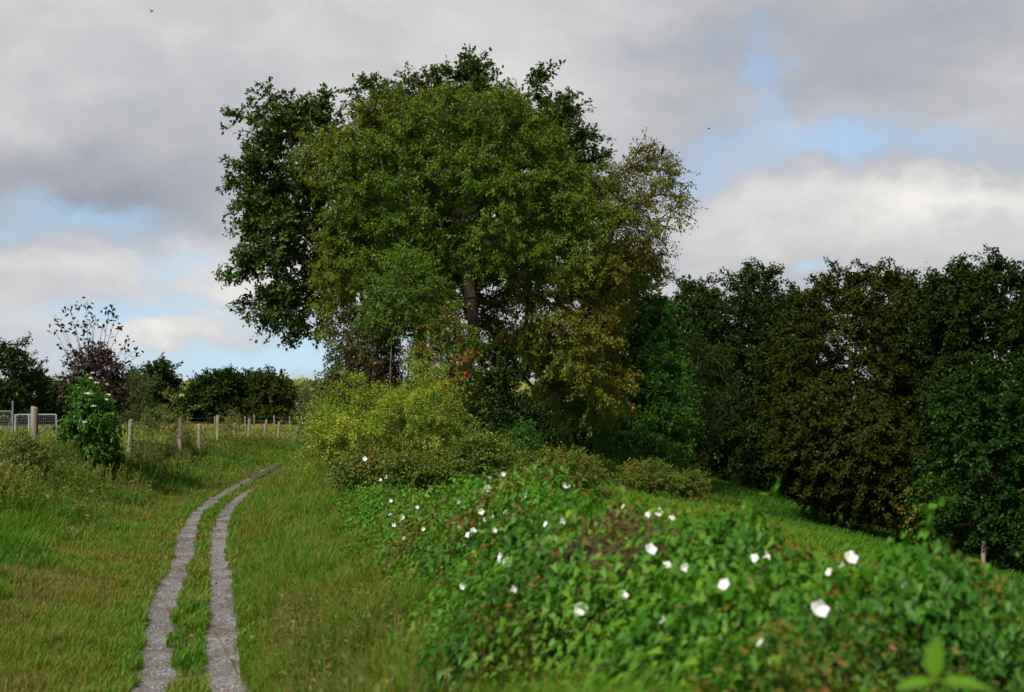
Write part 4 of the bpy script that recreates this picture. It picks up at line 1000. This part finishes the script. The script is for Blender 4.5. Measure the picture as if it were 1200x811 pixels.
# bramble shoot arching over the fence
b = P(214, 497, 43); b[2] = tz1(b[0], 43)
rt = thing('bramble_shoot', 'single bramble shoot arching up to the right over the fence', 'bramble', tuple(b))
pts = np.array([b, P(206, 505, 43), P(210, 490, 42.8), P(222, 481, 42.6), P(236, 475, 42.4), P(249, 471, 42.2)]) - b
v, l, s = polyline_tube(pts, np.linspace(.014, .005, 6), 5); mk('stem', v, l, s, M['dry_stem'], parent=rt, smooth=True)
n = 130; t = g.uniform(.15, 1, n) * 4.99; i0 = t.astype(int)
pos = pts[i0] + (pts[i0 + 1] - pts[i0]) * (t - i0)[:, None] + g.normal(0, .06, (n, 3))
lv = leaves(pos, g.normal(0, 1, (n, 3)), g.normal(0, .5, (n, 3)) + [0, 0, 1], g.uniform(.06, .11, n), g.uniform(.03, .06, n), T_HEX)
mk('leaves', *lv[:3], M['weed'], np.repeat(g.uniform(.2, .6, n), lv[3]), parent=rt)

# ------------------------------------------------------------------ trees beyond the meadow
def far_tree(label, poly, d, R, mat, seed, n, r, group='trees beyond the meadow'):
    mx_ = sum(p[0] for p in poly) / len(poly)
    poly = [(mx_ + (x - mx_) * 1.3, y - (5 if y < 480 else -4)) for x, y in poly]
    return wood_tree('meadow_tree', label, poly, d, R, mat, seed, n, r, per=220, ll=.10 + .0014 * d, lw=.08 + .0010 * d, group=group, gap=.08)
FAR = [
 ([(-60, 500), (-60, 410), (-30, 395), (0, 392), (14, 398), (26, 420), (32, 440), (34, 500)], 150, 5, 'forest', 'tallest dark tree beyond the meadow, at the left edge', 120, 1.6),
 ([(22, 500), (26, 445), (38, 434), (52, 440), (64, 455), (68, 500)], 160, 4, 'forest', 'dark rounded tree right of the tallest one at the left edge', 70, 1.5),
 ([(60, 500), (64, 458), (80, 446), (100, 450), (112, 470), (112, 500)], 170, 4, 'forest', 'dark tree hidden behind the column shaped dogwood', 70, 1.6),
 ([(105, 500), (112, 455), (130, 446), (150, 442), (166, 440), (170, 500)], 175, 4.5, 'forest', 'dark tree behind the purple shrub, right of the dogwood', 80, 1.6),
 ([(158, 500), (162, 448), (176, 434), (190, 427), (203, 438), (206, 470), (204, 500)], 165, 4, 'forest', 'peaked dark tree rising just left of the notch in the far hill', 80, 1.5),
 ([(198, 500), (200, 460), (214, 452), (232, 450), (240, 470), (240, 500)], 180, 4, 'forest', 'low dark tree under the notch where the far hill shows', 70, 1.6),
 ([(226, 500), (228, 455), (240, 441), (258, 437), (274, 441), (280, 470), (278, 500)], 175, 4.5, 'forest', 'broad dark tree just right of the notch in the far hill', 90, 1.6),
 ([(268, 500), (270, 452), (284, 440), (300, 439), (312, 446), (316, 500)], 178, 4.5, 'forest', 'dark tree in the middle of the far tree row', 80, 1.6),
 ([(302, 500), (304, 450), (318, 440), (334, 444), (346, 455), (350, 480), (346, 502)], 172, 4.2, 'olive', 'olive tree ending the far tree row on the right', 85, 1.6),
 ([(344, 505), (346, 480), (356, 468), (370, 470), (380, 482), (384, 505)], 150, 3, 'willow', 'low greyish bush tree right of the far tree row', 50, 1.2),
]
for i, (poly, d, R, mt, lab, n_, r) in enumerate(FAR):
    far_tree(lab, poly, d, R, mt, 600 + i, n_, r)
# far-off wood on the sunlit hill: one mass of crowns
g = np.random.default_rng(650)
n = 2600
d = 430 * (900 / 430) ** g.random(n); x = d * g.uniform(-.42, .10, n)
top = tz(x, d)
cl = np.c_[x, d, top + g.uniform(2, 6, n) + 3 * (noise(np.c_[x, d], 60, 44) - .4)]
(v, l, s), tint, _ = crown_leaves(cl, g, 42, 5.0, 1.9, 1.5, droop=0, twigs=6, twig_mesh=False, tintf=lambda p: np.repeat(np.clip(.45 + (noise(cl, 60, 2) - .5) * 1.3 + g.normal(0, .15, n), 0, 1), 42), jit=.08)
tag(mk('far_woods', v, l, s, M['farwood'], tint), kind='stuff')

# ------------------------------------------------------------------ birds
def skin_bird(name, label, loc, verts, edges, radii):
    root = thing(name, label, 'bird', tuple(loc))
    me = bpy.data.meshes.new('body'); me.from_pydata(verts, edges, [])
    o = bpy.data.objects.new('body', me); COL.objects.link(o); o.parent = root
    md = o.modifiers.new('skin', 'SKIN'); sv = me.skin_vertices[0].data
    for i, r in enumerate(radii): sv[i].radius = r if isinstance(r, tuple) else (r, r)
    sv[0].use_root = True
    o.modifiers.new('sub', 'SUBSURF').levels = 2; o.modifiers['sub'].render_levels = 2
    me.materials.append(M['feather'])
    return root
pb = P(776.5, 179, D1 - 1.2)
skin_bird('perched_bird', 'small black bird perched upright on the outermost right branch of the cherry', pb,
    [(0, 0, .03), (.01, 0, .10), (.015, 0, .155), (.02, 0, .195), (.05, 0, .20), (-.03, 0, -.04), (-.05, 0, -.13), (.01, .015, -.01), (.012, .016, -.07), (.01, -.015, -.01), (.012, -.016, -.07)],
    [(0, 1), (1, 2), (2, 3), (3, 4), (0, 5), (5, 6), (0, 7), (7, 8), (0, 9), (9, 10)], [.05, .056, .038, .036, .006, .03, (.012, .02), .012, .005, .012, .005])
# the twig it sits on
def flying(label, loc, k, tilt):
    return skin_bird('flying_bird', label, loc, [tuple(np.array(p) * k) for p in ((0, 0, 0), (.08, 0, .01), (.13, 0, .015), (.17, 0, .01), (-.10, 0, 0), (-.2, 0, .005), (.03, .10, .05), (.0, .22, .08 + tilt), (-.06, .34, .02 + tilt), (.03, -.10, .05), (.0, -.22, .08 + tilt), (-.06, -.34, .02 + tilt))],
        [(0, 1), (1, 2), (2, 3), (0, 4), (4, 5), (0, 6), (6, 7), (7, 8), (0, 9), (9, 10), (10, 11)], [.045 * k, .04 * k, .03 * k, .007 * k, .03 * k, (.035 * k, .008 * k), (.05 * k, .012 * k), (.045 * k, .010 * k), (.015 * k, .005 * k), (.05 * k, .012 * k), (.045 * k, .010 * k), (.015 * k, .005 * k)])
flying('tiny dark bird flying to the right of the cherry crown', P(830.5, 151, 80), .6, 0)
b_ = flying('tiny dark bird flying high at the top left of the sky', P(178, 13.5, 90), .75, .05); b_.rotation_euler = (.4, -.6, .6)

# ------------------------------------------------------------------ sky, sun, camera
SUN_AZ, SUN_EL = 207.0, 44.0        # degrees clockwise from straight ahead
W = bpy.data.worlds.new('World'); S.world = W; W.use_nodes = True
nt = W.node_tree; nd = nt.nodes; ln = nt.links; nd.clear()
tc = N(nt, 'ShaderNodeTexCoord')
sep = N(nt, 'ShaderNodeSeparateXYZ'); ln.new(tc.outputs['Generated'], sep.inputs[0])
def mth(op, a, b=None, c=None, clamp=False):
    n = N(nt, 'ShaderNodeMath', operation=op); n.use_clamp = clamp
    for i, v in enumerate((a, b, c)):
        if v is None: continue
        if isinstance(v, (int, float)): n.inputs[i].default_value = v
        else: ln.new(v, n.inputs[i])
    return n.outputs[0]
def wnoise(scale, zs, detail, rough=.6, off=0., dist=0.):
    mp = N(nt, 'ShaderNodeMapping'); mp.inputs['Scale'].default_value = (1, 1, zs); mp.inputs['Location'].default_value = (off, off * .7, off * .3)
    ln.new(tc.outputs['Generated'], mp.inputs[0])
    n = N(nt, 'ShaderNodeTexNoise'); n.inputs['Scale'].default_value = scale; n.inputs['Detail'].default_value = detail; n.inputs['Roughness'].default_value = rough; n.inputs['Distortion'].default_value = dist
    ln.new(mp.outputs[0], n.inputs[0]); return n.outputs['Fac']
az0 = mth('ARCTAN2', sep.outputs['X'], sep.outputs['Y']); el0 = mth('ARCSINE', sep.outputs['Z'])
w1, w2 = wnoise(16, 1.6, 6, .6, 3.1), wnoise(16, 1.6, 6, .6, 9.7)
w3, w4 = wnoise(5, 1.8, 4, .55, 5.1), wnoise(5, 1.8, 4, .55, 1.7)
az = mth('ADD', mth('ADD', az0, mth('MULTIPLY', mth('SUBTRACT', w1, .5), .09)), mth('MULTIPLY', mth('SUBTRACT', w3, .5), .12))
el = mth('ADD', mth('ADD', el0, mth('MULTIPLY', mth('SUBTRACT', w2, .5), .06)), mth('MULTIPLY', mth('SUBTRACT', w4, .5), .06))
def blob(px, py, sx, sy, amp):
    a, e = math.atan((px - CX) / F), math.atan((HY - py) / F)
    da = mth('DIVIDE', mth('SUBTRACT', az, a), sx / F); de = mth('DIVIDE', mth('SUBTRACT', el, e), sy / F)
    r2 = mth('ADD', mth('MULTIPLY', da, da), mth('MULTIPLY', de, de))
    return mth('MULTIPLY', mth('EXPONENT', mth('MULTIPLY', r2, -1)), amp)
def total(lst, base):
    t = base
    for b_ in lst: t = mth('ADD', t, blob(*b_))
    return t
fine = wnoise(11, 1.8, 9, .58, 0, .3); big = wnoise(4.2, 2.2, 5, .5, 7.3)
# where blue shows between the clouds
gaps = total([(922, 100, 36, 62, .42), (955, 175, 85, 34, .44), (835, 215, 75, 34, .46), (50, 268, 120, 26, .55), (205, 322, 80, 24, .55), (300, 420, 220, 40, .8), (150, 375, 130, 24, .60), (930, 325, 30, 16, .5), (1060, 190, 160, 36, .35)], 0.0)
cover = mth('SUBTRACT', mth('ADD', 1.02, mth('MULTIPLY', mth('SUBTRACT', fine, .5), .9)), gaps)
cumul = total([(215, 396, 62, 20, .75), (260, 405, 90, 14, .3), (330, 345, 90, 14, .3), (60, 330, 130, 20, .25), (1000, 250, 160, 40, .6), (1150, 255, 130, 34, .5)], 0.0)
cover = mth('ADD', cover, cumul)
mask = N(nt, 'ShaderNodeMapRange', interpolation_type='SMOOTHSTEP'); mask.inputs[1].default_value = .15; mask.inputs[2].default_value = 1.0; ln.new(cover, mask.inputs[0])
# cloud brightness: grey bases, bright heads
lum = total([(30, 225, 230, 45, -.155), (130, 250, 180, 30, -.06), (215, 392, 70, 22, .20), (290, 350, 120, 18, .10), (200, 320, 160, 24, .08), (60, 320, 140, 20, .06), (1030, 235, 190, 34, .15), (1160, 240, 120, 30, .09), (860, 270, 80, 40, .11), (1080, 205, 190, 26, -.10), (1120, 60, 260, 70, -.09), (60, 60, 200, 120, -.02), (560, 10, 300, 60, .04), (300, 60, 420, 160, .035), (60, 395, 160, 50, .07), (180, 335, 200, 50, .05)], .53)
lum = mth('ADD', lum, mth('MULTIPLY', mth('SUBTRACT', big, .5), .34)); lum = mth('ADD', lum, mth('MULTIPLY', mth('SUBTRACT', fine, .5), .28))
cc = ramp(nt, [(.28, (.20, .218, .26)), (.45, (.30, .31, .335)), (.55, (.385, .385, .40)), (.68, (.51, .50, .485)), (.82, (.66, .64, .615))], lum)
sky = N(nt, 'ShaderNodeTexSky', sky_type='NISHITA'); sky.sun_disc = False
sky.sun_elevation = math.radians(SUN_EL); sky.sun_rotation = math.radians(SUN_AZ); sky.air_density = 1.0; sky.dust_density = 1.2; sky.ozone_density = 1.4
STR = .10
csc = N(nt, 'ShaderNodeMixRGB', blend_type='MULTIPLY'); csc.inputs[0].default_value = 1; ln.new(cc, csc.inputs[1]); csc.inputs[2].default_value = (1 / STR, 1 / STR, 1 / STR, 1)
mx = N(nt, 'ShaderNodeMixRGB'); smp = N(nt, 'ShaderNodeMapping'); smp.inputs['Scale'].default_value = (1, 1, .6); smp.inputs['Location'].default_value = (0, 0, .10)
ln.new(tc.outputs['Generated'], smp.inputs[0]); ln.new(smp.outputs[0], sky.inputs[0])
ln.new(mask.outputs[0], mx.inputs[0]); ln.new(sky.outputs[0], mx.inputs[1]); ln.new(csc.outputs[0], mx.inputs[2])
bg = N(nt, 'ShaderNodeBackground'); bg.inputs['Strength'].default_value = STR; ln.new(mx.outputs[0], bg.inputs[0])
ow = N(nt, 'ShaderNodeOutputWorld'); ln.new(bg.outputs[0], ow.inputs[0])
W.cycles.sampling_method = 'AUTOMATIC'

sun = bpy.data.lights.new('sun', 'SUN'); sun.energy = 4.2; sun.angle = math.radians(11); sun.color = (1, .94, .84)
so = bpy.data.objects.new('sun', sun); COL.objects.link(so)
a, e = math.radians(SUN_AZ), math.radians(SUN_EL)
sd = Vector((math.sin(a) * math.cos(e), math.cos(a) * math.cos(e), math.sin(e)))
so.rotation_mode = 'QUATERNION'; so.rotation_quaternion = (-sd).to_track_quat('-Z', 'Y'); so.location = (20, -10, 40)

cam = bpy.data.cameras.new('camera'); co = bpy.data.objects.new('camera', cam); COL.objects.link(co)
co.location = (0, 0, EYE); co.rotation_euler = (math.pi / 2, 0, 0)
cam.sensor_width = 36; cam.sensor_fit = 'HORIZONTAL'; cam.lens = 36 * F / 1200
cam.shift_y = (HY - 405.5) / 1200; cam.clip_end = 8000; cam.clip_start = .05
cam.dof.use_dof = True; cam.dof.focus_distance = 33; cam.dof.aperture_fstop = 2.8
S.camera = co
S.render.engine = 'CYCLES'
S.cycles.use_denoising = True
S.cycles.max_bounces = 6; S.cycles.diffuse_bounces = 3; S.cycles.glossy_bounces = 2; S.cycles.transmission_bounces = 4; S.cycles.transparent_max_bounces = 8
S.cycles.use_adaptive_sampling = True; S.cycles.adaptive_threshold = .02
vs = S.view_settings; vs.view_transform = 'Standard'; vs.look = 'None'; vs.exposure = .60; vs.gamma = 1
